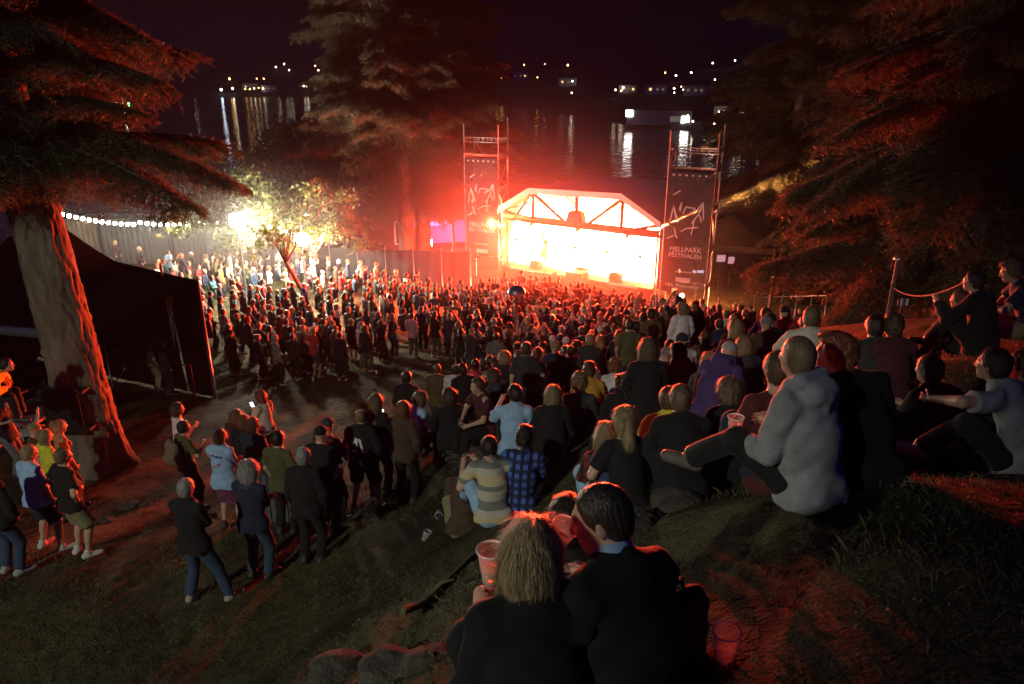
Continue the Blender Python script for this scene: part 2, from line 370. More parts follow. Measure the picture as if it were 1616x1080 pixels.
def leg_prims(F, S, off=0, k=.03, upto='ankle', flare=0, bag=0, cut=None):
    q = S['q']; fem, fat = q['fem'], q['fat']
    F.cone(S['P'] - S['Rp'] @ np.array([.055, .015, .05]), S['P'] - S['Rp'] @ np.array([-.055, .015, .05]), .115 + .012 * fem + fat * .4 + off, .115 + .012 * fem + fat * .4 + off, .05, S['Rp'][:, 1], .9)
    if cut is not None: F.cut(cut, S['Rp'][:, 2])
    for n in 'lr':
        h, kn, a = S['h' + n], S['k' + n], S['a' + n]
        if upto == 'short':
            e = h + (kn - h) * .86; F.cone(h, e, .088 + off, .074 + off + flare, k, flat=True)
        else:
            F.cone(h, kn, .088 + .006 * fem + off, .057 + off + bag * .4, k)
            if upto == 'ankle': F.cone(kn, kn + (a - kn) * .93, .058 + off, .043 + off + bag, .02, flat=True)
            else:
                F.cone(kn, a, .052, .034, .02); c = kn + (a - kn) * .33; d = (S['h' + n] - kn) ; back = -(d - (a - kn) * (d @ (a - kn)) / max((a - kn) @ (a - kn), 1e-6)); back = back / max(np.linalg.norm(back), .05)
                b0 = np.array([0, -.02, 0]) if abs(kn[2] - a[2]) > .25 else np.array([0, 0, -.02])
                F.cone(c + b0 - (a - kn) * .12, c + b0 + (a - kn) * .15, .046, .036, .03)
def foot_dirs(S, n):
    yaw = S['q']['footyaw'][0 if n == 'l' else 1]; return rotz(yaw) @ np.array([0, 1., 0])
def arm_prims(F, S, off=0, k=.03, upto='wrist', flare=0):
    for n in 'lr':
        s, e, w = S['s' + n], S['e' + n], S['w' + n]
        if upto == 'short': F.cone(s, s + (e - s) * .72, .056 + off, .05 + off + flare, min(k, .018), flat=True)
        else:
            F.cone(s, e, .054 + off * .8, .041 + off, .016 if off > .005 else k)
            if upto == 'wrist': F.cone(e, w, .042, .027, .02)
            else: F.cone(e, e + (w - e) * .94, .042 + off, .032 + off, .02, flat=True)
def hand_tubes(mb, S, n, curl=.7):
    e, w = S['e' + n], S['w' + n]; d = (w - e) / np.linalg.norm(w - e)
    side = 1 if n == 'l' else -1
    inw = np.array([side * 1.0, .15, 0.]); inw -= d * (inw @ d)
    if np.linalg.norm(inw) < .2: inw = np.array([0, 0, -1.]) - d * (-d[2])
    inw /= np.linalg.norm(inw); acr = np.cross(d, inw)
    if acr @ np.array([0, 1, .4]) < 0: acr = -acr
    kn = w + d * .085; ln = (.066, .075, .07, .055)
    for i in range(4):
        b = kn + acr * (.028 - .019 * i) - d * .012; p = [b]; c = 0; cd = d
        for j in range(3):
            c += curl * (.45 if j == 0 else .6); cd = d * math.cos(c) + inw * math.sin(c); p.append(p[-1] + cd * ln[i] * (.45, .31, .24)[j])
        mb.tube(p, [.0095, .0088, .008, .0062], 6)
    b = w + d * .025 + acr * .02; t1 = b + (d * .6 + acr * .7 + inw * .35) * .032; t2 = t1 + (d * .8 + acr * .25 + inw * .5) * .03; t3 = t2 + (d * .85 + inw * .5) * .022
    mb.tube([b, t1, t2, t3], [.014, .0115, .0095, .007], 6)
    return w + d * .07 + inw * .035, d, inw
def bounds(S, m=.2):
    pts = np.array([S[k] for k in ('P', 'M', 'N', 'H', 'sl', 'sr', 'el', 'er', 'wl', 'wr', 'hl', 'hr', 'kl', 'kr', 'al', 'ar')])
    return pts.min(0) - m, pts.max(0) + m
def make_person_meshes(name, po, top='tee', bottom='trousers', h=.014, hands=True, hc=None, face=True, shoes=False, low=False):
    """returns dict of mesh data (body, top, bottom, shoe list) and the head frame"""
    S = skeleton(po); lo, hi = bounds(S); q = S['q']; out = {'S': S}
    F = Field(lo, hi, h); torso_prims(F, S); head_prims(F, S, face=face)
    if not low or bottom in ('shorts', 'skirt'): leg_prims(F, S, upto='all')
    arm_prims(F, S)
    for n in 'lr':
        e, w_ = S['e' + n], S['w' + n]; d = (w_ - e) / np.linalg.norm(w_ - e); F.cone(w_, w_ + d * .075, .027, .036, .02, np.cross(d, [1, .3, 0]), .75)
        if not low:
            a = S['a' + n]; fd = foot_dirs(S, n); F.cone(a + np.array([0, 0, -.02]) - fd * .035, a + fd * .15 + np.array([0, 0, -.05]), .042, .03, .03)
    V, Q = F.mesh(); vs, fs, n0 = [V], [Q], len(V)
    me = None
    if hands:
        mb = MB(); out['grip'] = {}
        for n in 'lr': out['grip'][n] = hand_tubes(mb, S, n, q.get('curl' + n, .55))
        hv = np.concatenate(mb.v); hf = [f for f in mb.f]
        vs.append(hv); f4 = np.array([f for f in hf if len(f) == 4]); 
        fs.append(f4 + n0)
    out['body'] = mesh_np(name + '_body', np.concatenate(vs), np.concatenate(fs), M['skin'])
    # upper garment
    if top:
        off = {'tee': .012, 'shirt': .016, 'jacket': .026, 'hoodie': .026, 'vest': .014}[top]
        F = Field(lo, hi, h); torso_prims(F, S, off, loose=.012 if top in ('tee', 'shirt') else .02)
        F.cone(S['P'] - S['Rp'] @ np.array([.05, .0, .045]), S['P'] - S['Rp'] @ np.array([-.05, .0, .045]), .14 + off + q['fat'] * .4, .14 + off + q['fat'] * .4, .05, S['Rp'][:, 1], .9)
        F.cone(S['P'] - S['Rp'] @ np.array([.06, .0, .11]), S['P'] - S['Rp'] @ np.array([-.06, .0, .11]), .136 + off + q['fat'] * .4, .136 + off + q['fat'] * .4, .04, S['Rp'][:, 1], .92)
        hem = S['P'] - S['Rp'] @ np.array([0, 0, .11 if top != 'jacket' else .14]); F.cut(hem, -S['Rp'][:, 2])
        nk = S['nb'] + S['Rc'] @ np.array([0, -.02, .012 if top in ('tee', 'vest') else .035]); nv = S['Rc'] @ np.array([0, .35, 1.])
        F.cut(nk, nv / np.linalg.norm(nv))
        if top in ('tee', 'shirt'): arm_prims(F, S, .016, upto='short', flare=.012)
        elif top != 'vest': arm_prims(F, S, off, upto='cuff')
        F.noise(.005 if top != 'tee' else .004, 24, seed=len(name) % 7); F.noise(.007, 12, seed=int(abs(q['lean']) * 40) % 5, st=(1, 1, .6))
        if top == 'hoodie':
            b = S['nb']; Rc = S['Rc']
            F.cone(b + Rc @ np.array([-.085, -.06, .01]), b + Rc @ np.array([.085, -.06, .01]), .052, .052, .02)
            F.cone(b + Rc @ np.array([-.05, -.105, -.06]), b + Rc @ np.array([.05, -.105, -.06]), .07, .07, .02); F.cone(b + Rc @ np.array([0, -.12, -.1]), b + Rc @ np.array([0, -.12, -.15]), .06, .03, .02)
            F.cone(b + Rc @ np.array([-.085, .0, .0]), b + Rc @ np.array([-.05, .07, -.05]), .03, .025, .03)
            F.cone(b + Rc @ np.array([.085, .0, .0]), b + Rc @ np.array([.05, .07, -.05]), .03, .025, .03)
        if top in ('jacket', 'shirt'):
            b = S['nb']; Rc = S['Rc']
            for s in (-1, 1): F.cone(b + Rc @ np.array([s * .0, -.055, .012]), b + Rc @ np.array([s * .062, .02, -.0]), .022, .018, .015)
        V, Q = F.mesh(); out['top'] = mesh_np(name + '_top', V, Q, M['cloth'])
    if bottom:
        F = Field(lo, hi, h)
        cp = S['P'] + S['Rp'] @ np.array([0, 0, .0 if top else .09])
        if bottom == 'trousers': leg_prims(F, S, .014, upto='ankle', bag=.012, cut=cp)
        elif bottom == 'shorts': leg_prims(F, S, .016, upto='short', flare=.022, cut=cp)
        elif bottom == 'skirt':
            c = (S['kl'] + S['kr']) / 2; F.cone(S['P'] + np.array([0, 0, .06]), S['P'] + (c - S['P']) * .82, .13, .22, .03, S['Rp'][:, 1], .8, flat=True)
        F.noise(.005, 20, seed=3)
        if bottom == 'skirt': F.cut(cp, S['Rp'][:, 2])
        V, Q = F.mesh(); out['bottom'] = mesh_np(name + '_bottom', V, Q, M['cloth'])
    if shoes:
        out['shoes'] = []
        for n in 'lr':
            a = S['a' + n]; fd = foot_dirs(S, n); F = Field(a - .3, a + .3, .009)
            F.cone(a + np.array([0, 0, -.03]) - fd * .04, a + fd * .165 + np.array([0, 0, -.048]), .05, .038, .02); F.cone(a + np.array([0, 0, .03]), a + np.array([0, 0, -.02]), .046, .05, .02)
            F.cut(a + np.array([0, 0, -.083]), np.array([0, 0, -1.])); V, Q = F.mesh(); out['shoes'].append(mesh_np(name + '_shoe', V, Q, M['leather']))
    Mh = Matrix.Identity(4)
    for i in range(3):
        for j in range(3): Mh[i][j] = S['RH'][i][j]
        Mh[i][3] = S['H'][i]
    out['Mh'] = Mh; out['name'] = name; out['topk'] = top; out['botk'] = bottom
    return out
# hair and headwear, in the head's own frame (shared by everybody)
HAIR = {}
def make_hair(style, h=.009):
    F = Field((-.2, -.26, -.5), (.2, .2, .24), h); I = np.eye(3)
    def cap(o=.011, hl=.0, nape=-.075):
        F.ell((0, -.016, .026), I, (.076 + o, .098 + o, .093 + o), .01); F.ell((0, -.05, -.03), I, (.062 + o, .05 + o, .062 + o), .03)
        n = np.array([0, .8, -.6]); F.cut((0, .062 + hl, .05), n); F.cut((0, 0, nape), (0, 0, -1.))
        F.cut((0, .03, 0), np.array([0, .93, -.37]))
    if style == 'short': cap(); F.noise(.002, 70, 1, (1, 1, .3))
    elif style == 'buzz': cap(.004); F.noise(.001, 120)
    elif style == 'crop': cap(.016, .004); F.ell((0, .03, .105), I, (.062, .06, .026), .02); F.noise(.005, 62, 2)
    elif style == 'curly':
        cap(.03, .01, -.09); F.noise(.011, 75, 3)
    elif style == 'long':
        cap(.014, .004, -.6)
        F.cone((0, -.052, .0), (0, -.075, -.30), .085, .075, .05, (0, 1, 0), .55)
        for s in (-1, 1): F.cone((s * .072, -.01, .02), (s * .095, -.02, -.25), .028, .035, .03)
        F.noise(.0025, 85, 1, (1, 1, .1)); F.noise(.004, 30, 4, (1, 1, .4))
    elif style == 'bob':
        cap(.022, .004, -.6); F.cone((0, -.04, .0), (0, -.04, -.10), .098, .09, .05, (0, 1, 0), .75)
        F.cut((0, 0, -.125), (0, 0, -1.)); F.cut((0, .035, -.05), np.array([0, 1., -.1])); F.noise(.005, 80, 1, (1, 1, .15))
    elif style == 'ponytail':
        cap(.011, .004); F.ell((0, -.125, .05), I, (.03, .03, .03), .02); F.cone((0, -.13, .045), (.005, -.155, -.08), .026, .036, .02)
        F.cone((.005, -.155, -.08), (.0, -.135, -.3), .036, .016, .03); F.noise(.0045, 80, 1, (1, 1, .15))
    elif style == 'bun':
        cap(.010, .004); F.ell((0, -.11, .085), I, (.047, .045, .043), .015); F.noise(.003, 80, 1, (1, 1, .3))
    elif style == 'balding':
        cap(.006, 0); F.ell((0, .02, .13), I, (.085, .1, .07), .01, sub=True)
    elif style == 'cap':
        F.ell((0, -.01, .03), I, (.088, .108, .098), .01); F.cut((0, 0, .02), (0, 0, -1.)); F.cone((-.045, .1, .03), (.045, .1, .03), .012, .012, .01)
        F.ell((0, .125, .026), I @ rotx(-.2), (.07, .06, .008), .008)
    elif style == 'beanie':
        F.ell((0, -.016, .035), I, (.09, .11, .106), .01); F.cut((0, 0, .0), (0, -.25, -.97)); F.noise(.002, 130, 0, (1, 1, .1))
    V, Q = F.mesh()
    if style not in ('cap', 'beanie'):
        r = np.random.default_rng(len(style)); nr = np.zeros_like(V)
        fn = np.cross(V[Q[:, 2]] - V[Q[:, 0]], V[Q[:, 3]] - V[Q[:, 1]])
        for k in range(4): np.add.at(nr, Q[:, k], fn)
        nr /= np.maximum(np.linalg.norm(nr, axis=1, keepdims=True), 1e-9)
        if (nr * (V - V.mean(0))).sum() < 0: nr = -nr
        n_ = {'buzz': 700, 'balding': 700, 'long': 6000, 'ponytail': 4500, 'bob': 4500}.get(style, 3200); i = r.integers(len(V), size=n_); P, N = V[i], nr[i]
        fl = np.stack([r.normal(0, .12, n_), np.full(n_, -.25) + r.normal(0, .1, n_) * (P[:, 2] > .06), np.full(n_, -1.)], 1); fl -= N * (fl * N).sum(1, keepdims=True); fl /= np.maximum(np.linalg.norm(fl, axis=1, keepdims=True), .2)
        if style == 'curly': fl = fl * .3 + r.normal(0, .5, (n_, 3))
        ln = ({'buzz': .008, 'balding': .012, 'short': .024, 'crop': .03, 'curly': .03}.get(style, .075) * (.5 + r.random(n_)))[:, None]; wd = .00065
        sd = np.cross(fl, N); sd /= np.maximum(np.linalg.norm(sd, axis=1, keepdims=True), 1e-6); lift = (.1 if style in ('long', 'bob', 'ponytail', 'bun') else .35) * ln * r.random((n_, 1))
        A = P + N * .001; B = P + fl * ln * .55 + N * (.002 + lift * .6); C = P + fl * ln + N * (.001 + lift)
        RV = np.stack([A - sd * wd, A + sd * wd, B + sd * wd, B - sd * wd, C + sd * wd * .3, C - sd * wd * .3], 1).reshape(-1, 3); b6 = np.arange(n_)[:, None] * 6 + len(V)
        Q = np.concatenate([Q, b6 + np.array([[0, 1, 2, 3]]), b6 + np.array([[3, 2, 4, 5]])]); V = np.concatenate([V, RV])
    me = mesh_np('hair_' + style, V, Q, M['cloth'] if style in ('cap', 'beanie') else M['hair']); HAIR[style] = me; return me
for st in ('short', 'buzz', 'crop', 'curly', 'long', 'bob', 'ponytail', 'bun', 'balding', 'cap', 'beanie'): make_hair(st)

TOPNAME = {'tee': 't_shirt', 'shirt': 'shirt', 'jacket': 'jacket', 'hoodie': 'hoodie', 'vest': 'vest'}
def place_person(D, loc, rz, scale, cols, hair, label, group=None, hairscale=1.0, topmat=None):
    """cols: skin, hair, top, bottom, shoe"""
    b = D['body'].copy() if False else D['body']
    o = obj('person', b, None, cols['skin']); o.location = loc; o.rotation_euler = (0, 0, rz); o.scale = (scale,) * 3
    tag(o, label, 'person', group)
    if D.get('top'):
        t = obj(TOPNAME[D['topk']], D['top'], o, cols['top'])
        if topmat: t.material_slots[0].link = 'OBJECT'; t.material_slots[0].material = topmat
    if D.get('bottom'): obj(D['botk'], D['bottom'], o, cols['bottom'])
    if hair and hair != 'bald':
        hn = hair if hair in ('cap', 'beanie') else 'hair'
        hc = obj(hn, HAIR[hair], o, cols['hair']); hc.matrix_local = D['Mh'] @ Matrix.Scale(hairscale, 4)
    for s in D.get('shoes', []): obj('shoe', s, o, cols.get('shoe', (.05, .05, .05)))
    return o
def solve_place(D, u, v, rz, scale, tmax=60, near=False):
    """root position so the crown of the head lands where the ray through (u,v) meets head height above the ground"""
    S = D['S']; hx, hyy = S['H'][0] * scale, S['H'][1] * scale; c, s = math.cos(rz), math.sin(rz)
    d = ray(u, v); t = np.linspace(.9, tmax, 2400); P = d[None] * t[:, None]
    X = P[:, 0] - (c * hx - s * hyy); Y = P[:, 1] - (s * hx + c * hyy)
    below = P[:, 2] < height(X, Y) + S['top'] * scale; cr = np.argwhere(~below[:-1] & below[1:]).ravel()
    i = int(cr[0 if near else -1]) + 1 if len(cr) else (0 if near else len(t) - 1)
    return Vector((X[i], Y[i], P[i, 2] - S['top'] * scale)), t[i]
STAGE_C = np.array([3.2, 36.5])
def face_stage(x, y, dx=0): return math.atan2(-(STAGE_C[0] + dx - x), STAGE_C[1] - y)
# ------------------------------------------------------------------ ground, lake, far shore
def warp(n, a, b, c, k):
    t = np.linspace(-1, 1, n); s = np.sinh(k * t) / math.sinh(k); return np.where(s < 0, c + s * (c - a), c + s * (b - c))
gx = warp(300, -75, 75, -.5, 2.6); gy = warp(330, -40, 75, 5, 2.4)
GX, GY = np.meshgrid(gx, gy); GZ = height(GX, GY)
nx, ny = len(gx), len(gy); ii = np.arange(ny - 1)[:, None] * nx + np.arange(nx - 1)[None]
Fq = np.stack([ii, ii + 1, ii + nx + 1, ii + nx], -1).reshape(-1, 4)
def groundmat():
    m = bpy.data.materials.new('grassy_soil'); m.use_nodes = True; n = m.node_tree.nodes; l = m.node_tree.links; b = n['Principled BSDF']
    b.inputs['Roughness'].default_value = .95; b.inputs['Specular IOR Level'].default_value = .15
    tc = n.new('ShaderNodeTexCoord')
    def nz(s, d=6):
        q = n.new('ShaderNodeTexNoise'); q.inputs['Scale'].default_value = s; q.inputs['Detail'].default_value = d; l.new(tc.outputs['Object'], q.inputs[0]); return q
    n1, n2, n3 = nz(.55), nz(6, 8), nz(45, 5)
    def mix(f, a, c):
        x = n.new('ShaderNodeMix'); x.data_type = 'RGBA'; l.new(f, x.inputs[0])
        for i, q in ((6, a), (7, c)):
            if isinstance(q, tuple): x.inputs[i].default_value = (*q, 1)
            else: l.new(q, x.inputs[i])
        return x.outputs[2]
    def rng_(o, a, c):
        r = n.new('ShaderNodeMapRange'); r.inputs[1].default_value = a; r.inputs[2].default_value = c; l.new(o, r.inputs[0]); return r.outputs[0]
    grass = mix(rng_(n2.outputs[0], .35, .65), (.06, .068, .026), (.13, .122, .055))
    soil = mix(rng_(n2.outputs[0], .35, .65), (.022, .018, .013), (.048, .04, .028))
    c = mix(rng_(n1.outputs[0], .42, .6), grass, soil); c = mix(rng_(n3.outputs[0], .3, .8), c, (.045, .04, .025))
    l.new(c, b.inputs['Base Color'])
    ad = n.new('ShaderNodeMath'); ad.operation = 'MULTIPLY_ADD'; l.new(n2.outputs[0], ad.inputs[0]); ad.inputs[1].default_value = 2.; l.new(n3.outputs[0], ad.inputs[2])
    bp = n.new('ShaderNodeBump'); bp.inputs['Strength'].default_value = .9; bp.inputs['Distance'].default_value = .06; l.new(ad.outputs[0], bp.inputs['Height']); l.new(bp.outputs[0], b.inputs['Normal'])
    return m
g_ = obj('ground', mesh_np('ground', np.stack([GX, GY, GZ], -1).reshape(-1, 3), Fq, groundmat())); tag(g_, kind='structure')
wm = bpy.data.materials.new('lake_water'); wm.use_nodes = True; n = wm.node_tree.nodes; l = wm.node_tree.links; b = n['Principled BSDF']
b.inputs['Base Color'].default_value = (.006, .009, .016, 1); b.inputs['Roughness'].default_value = .035; b.inputs['IOR'].default_value = 1.33
tc = n.new('ShaderNodeTexCoord'); wn = n.new('ShaderNodeTexNoise'); wn.inputs['Scale'].default_value = .55; wn.inputs['Detail'].default_value = 4; l.new(tc.outputs['Object'], wn.inputs[0])
bp = n.new('ShaderNodeBump'); bp.inputs['Strength'].default_value = .5; bp.inputs['Distance'].default_value = .22; l.new(wn.outputs[0], bp.inputs['Height']); l.new(bp.outputs[0], b.inputs['Normal'])
gxw = np.linspace(-900, 900, 10); gyw = np.linspace(46, 900, 10); XX, YY = np.meshgrid(gxw, gyw); i2 = np.arange(9)[:, None] * 10 + np.arange(9)[None]
tag(obj('water', mesh_np('water', np.stack([XX, YY, np.full_like(XX, LAKE)], -1).reshape(-1, 3), np.stack([i2, i2 + 1, i2 + 11, i2 + 10], -1).reshape(-1, 4), wm)), kind='structure')
AZ = np.array([-80, -40, -22, -15, -8, -2, 3, 7, 10, 15, 20, 28, 40, 80.]); RS = np.array([500, 500, 474, 470, 420, 350, 270, 215, 195, 175, 150, 125, 105, 90.])
EL = np.array([3, 2.8, 2.7, 2.2, 1.9, 1.7, 1.5, 1.4, 1.5, 1.9, 2.5, 3.4, 4, 4.])
def hill(x, y):
    az = np.degrees(np.arctan2(x, y)); r = np.hypot(x, y); rs = np.interp(az, AZ, RS); el = np.interp(az, AZ, EL)
    zr = (rs + 420) * np.tan(np.radians(el + .18 * np.sin(az * .7) + .1 * np.sin(az * 2.3))); t = np.clip((r - rs) / 420, -.1, 1.6)
    return np.where(t < 0, LAKE - 1 + t * 20, LAKE - .3 + 2.2 * np.clip(t * 30, 0, 1) + (zr - LAKE - 2) * np.sin(np.clip(t, 0, 1.4) * math.pi / 2) ** 1.5) + np.clip(t, 0, 1) * 1.5 * np.sin(x * .11) * np.sin(y * .09)
az = np.radians(np.linspace(-80, 80, 200)); tt = np.linspace(-.06, 1.35, 40) ; AA, TT = np.meshgrid(az, tt)
RR = np.interp(np.degrees(AA), AZ, RS) + TT * 420; HX, HY = RR * np.sin(AA), RR * np.cos(AA)
i2 = np.arange(39)[:, None] * 200 + np.arange(199)[None]
M['forest'] = mat('dark_forest', (.022, .026, .016), rough=1, var=.5, scale=.08, bump=.6, bscale=.3)
tag(obj('hills', mesh_np('hills', np.stack([HX, HY, hill(HX, HY)], -1).reshape(-1, 3), np.stack([i2, i2 + 1, i2 + 201, i2 + 200], -1).reshape(-1, 4), M['forest'])), kind='structure')
def hill_hit(u, v):
    d = ray(u, v); t = np.linspace(80, 900, 3000); P = d[None] * t[:, None]; hh = np.maximum(hill(P[:, 0], P[:, 1]), LAKE)
    m = P[:, 2] < hh
    i = int(np.argmax(m)) if m.any() else int(np.argmin(P[:, 2] - hh)); p = P[i].copy(); p[2] = hill(p[0], p[1]); return p, t[i]
LC = {'W': (1, .86, .62), 'O': (1, .5, .1), 'C': (.75, .9, 1), 'G': (.1, 1, .3), 'R': (1, .35, .2), 'B': (.3, .45, 1)}
LNAME = {'W': 'white', 'O': 'orange', 'C': 'cold white', 'G': 'green', 'R': 'reddish', 'B': 'bluish'}
ML = {k: emis('lamp_' + LNAME[k].replace(' ', '_'), c, 20) for k, c in LC.items()}
FAR = '363,131,O,1.7;350,149,C,2.2;368,147,W,1.7;388,148,O,1;395,148,O,1;402,147,W,1;409,146,O,1;416,147,W,1;436,112,W,1.2;449,107,W,1.2;457,117,W,1;406,131,O,1;417,131,O,1.1;480,143,W,1.1;485,144,W,1.1;498,110,R,1;503,117,W,1;300,105,W,1;150,152,R,1;158,151,O,1;183,156,W,1.2;192,152,W,1.4;203,164,G,1.7;148,185,B,1.2;581,140,W,1;751,120,O,1;791,131,O,1.6;784,129,O,1;773,133,R,.8;827,110,O,1.2;896,111,O,1.7;860,109,R,.7;848,131,O,1;903,138,W,1.5;902,158,W,1.2;824,124,W,.7;971,154,W,1.5;983,150,W,1.4;980,156,W,1;1049,126,O,1.2;1066,131,W,1.6;1090,126,W,1.5;1063,153,W,1.5;1063,160,W,1.2;1074,150,R,1;1077,155,W,1;1127,138,W,1.2;1124,110,W,1.4;1159,106,W,1.3;1180,158,W,1.2;1092,208,W,1.5;1084,199,O,1;1126,212,W,1.8;1142,193,W,1.2;1150,187,W,1.6;1154,188,W,1.5;1162,195,W,1.4;1171,196,W,1.6;1133,194,W,1;1152,172,W,1;1290,201,O,2;1292,190,O,1.2;1233,183,W,1.3;1272,275,O,1.8;1273,265,O,1.3;1315,258,C,1.6;1403,106,W,.7;1178,230,W,.8;1198,228,W,1'
WHERE = lambda u: 'on the left far shore' if u < 520 else 'above the stage beyond the lake' if u < 960 else 'behind the right scaffold tower' if u < 1190 else 'behind the dark right trees'
lamp_me = {}; LAMPS = []
ORDW = 'first second third fourth fifth sixth seventh eighth ninth tenth eleventh twelfth thirteenth fourteenth fifteenth sixteenth seventeenth eighteenth nineteenth twentieth twenty-first twenty-second twenty-third twenty-fourth'.split()
for q in FAR.split(';'):
    u, v, k, s = q.split(','); u, v, s = float(u), float(v), float(s); p, t = hill_hit(u, v)
    d = np.array(ray(u, v)); c = d * min(t, 60 if u > 1200 and v > 170 and False else t)
    r = .00092 * s * t * .75; top = max(c[2], p[2] + 2.5) - p[2]
    mb = MB(); ph = top
    prof = [(.07, -.5), (.07, ph - r)] + [(max(r * math.sin(a), .07 if a < .3 else .001), ph - r * math.cos(a)) for a in np.linspace(.25, math.pi, 7)]
    mb.lathe(prof, 8); me = mb.mesh('street_lamp', M['dark_steel']); me.materials.append(ML[k])
    for i, pg in enumerate(me.polygons): pg.material_index = 0 if i < 8 else 1
    o = obj('street_lamp', me); o.location = p
    LAMPS.append((u, LNAME[k], WHERE(u), o))
for kk in {(a, b) for _, a, b, _ in LAMPS}:
    g_l = sorted([q for q in LAMPS if (q[1], q[2]) == kk], key=lambda q: q[0])
    for i, q in enumerate(g_l): tag(q[3], ('%s lamp, %s of its colour from left, %s' % (kk[0], ORDW[i], kk[1])) if len(g_l) > 1 else 'only %s street lamp %s' % kk, 'street lamp', 'lit lamps around the lake')
# houses on the far shore
def house(name, p, rz, wd, dp, ht, label, wins, wall, roofh=2.0, flat=False, lit=True):
    e = empty(name, p, rz); tag(e, label, 'house', None)
    MB().box((0, dp / 2, ht / 2), (wd, dp, ht)).build('wall', wall, e)
    mb = MB()
    if flat: mb.box((0, dp / 2, ht + .25), (wd + .8, dp + .8, .5))
    else: mb.add([[-wd / 2 - .3, -.4, ht], [wd / 2 + .3, -.4, ht], [wd / 2 + .3, dp + .4, ht], [-wd / 2 - .3, dp + .4, ht], [-wd / 2 - .3, dp / 2, ht + roofh], [wd / 2 + .3, dp / 2, ht + roofh]], [[0, 1, 5, 4], [2, 3, 4, 5], [0, 4, 3], [1, 2, 5], [3, 2, 1, 0]])
    mb.build('roof', M['dark_steel'], e)
    for (x, z, a, h, mt) in [(w_[0], w_[1], w_[2] * (.7 if wd < 12 else 1), w_[3] * (.7 if wd < 12 else 1), w_[4]) for w_ in wins]: MB().box((x, -.06, z), (a, .12, h)).build('window', mt, e)
    return e
M['plaster'] = mat('pale_plaster', (.45, .43, .40), rough=.8, var=.12, scale=.6, bump=.05)
W1 = emis('warm_window', (1, .62, .25), 1.5); W2 = emis('white_window', (1, .95, .9), 9); W3 = emis('dim_window', (.9, .8, .6), .12)
p, t = hill_hit(1040, 192); p = np.array(p); bx = at(1040, 190, 190)
house('lakeside_building', (bx.x, bx.y, LAKE + .6), R(-8), 16, 7, 3.6, 'long flat pale building on the far shore with a bright lamp at its left end', [(-7.4, 2.9, 1.8, 1.8, W2), (6.4, 1.2, 1.9, 2.0, W2), (3.9, 1.5, 2.4, 1.3, W3)], M['plaster'], flat=True)
pl = bpy.data.lights.new('building_lamp', 'POINT'); pl.energy = 30; pl.color = (1, .9, .8); pl.shadow_soft_size = .5
lo = bpy.data.objects.new('building_lamp', pl); COL.objects.link(lo); lo.location = (bx.x - 8.5, bx.y - 2.0, LAKE + 4)
for i, (u, v, s, lab) in enumerate([(820, 127, 1, 'grey house with lit windows high on the far slope above the stage'), (1035, 150, .8, 'small gabled house just left above the long lakeside building'), (1095, 152, .8, 'gabled house behind the right end of the long lakeside building'), (990, 148, .7, 'gabled house behind the left end of the long lakeside building'), (425, 146, 1, 'low boathouse with lit windows on the left far shore'), (395, 143, 1, 'boathouse beside the orange lamps on the left far shore'), (1150, 190, .8, 'house among bright lamps right of the tall scaffold tower'), (895, 137, .9, 'house on the slope below the brightest orange lamp')]):
    p, t = hill_hit(u, v); k = t / 300
    house('house', p, -math.atan2(p[0], p[1]), 9 * s, 7 * s, 4 * s, lab, [(-2.4 * s, 2.2 * s, 1.1, 1.1, W1 if i % 2 else W3), (.5 * s, 2.2 * s, 1.1, 1.1, W3), (2.8 * s, 2.2 * s, 1.1, 1.1, W1 if i % 3 == 0 else W3)], M['plaster'], 2.4 * s)

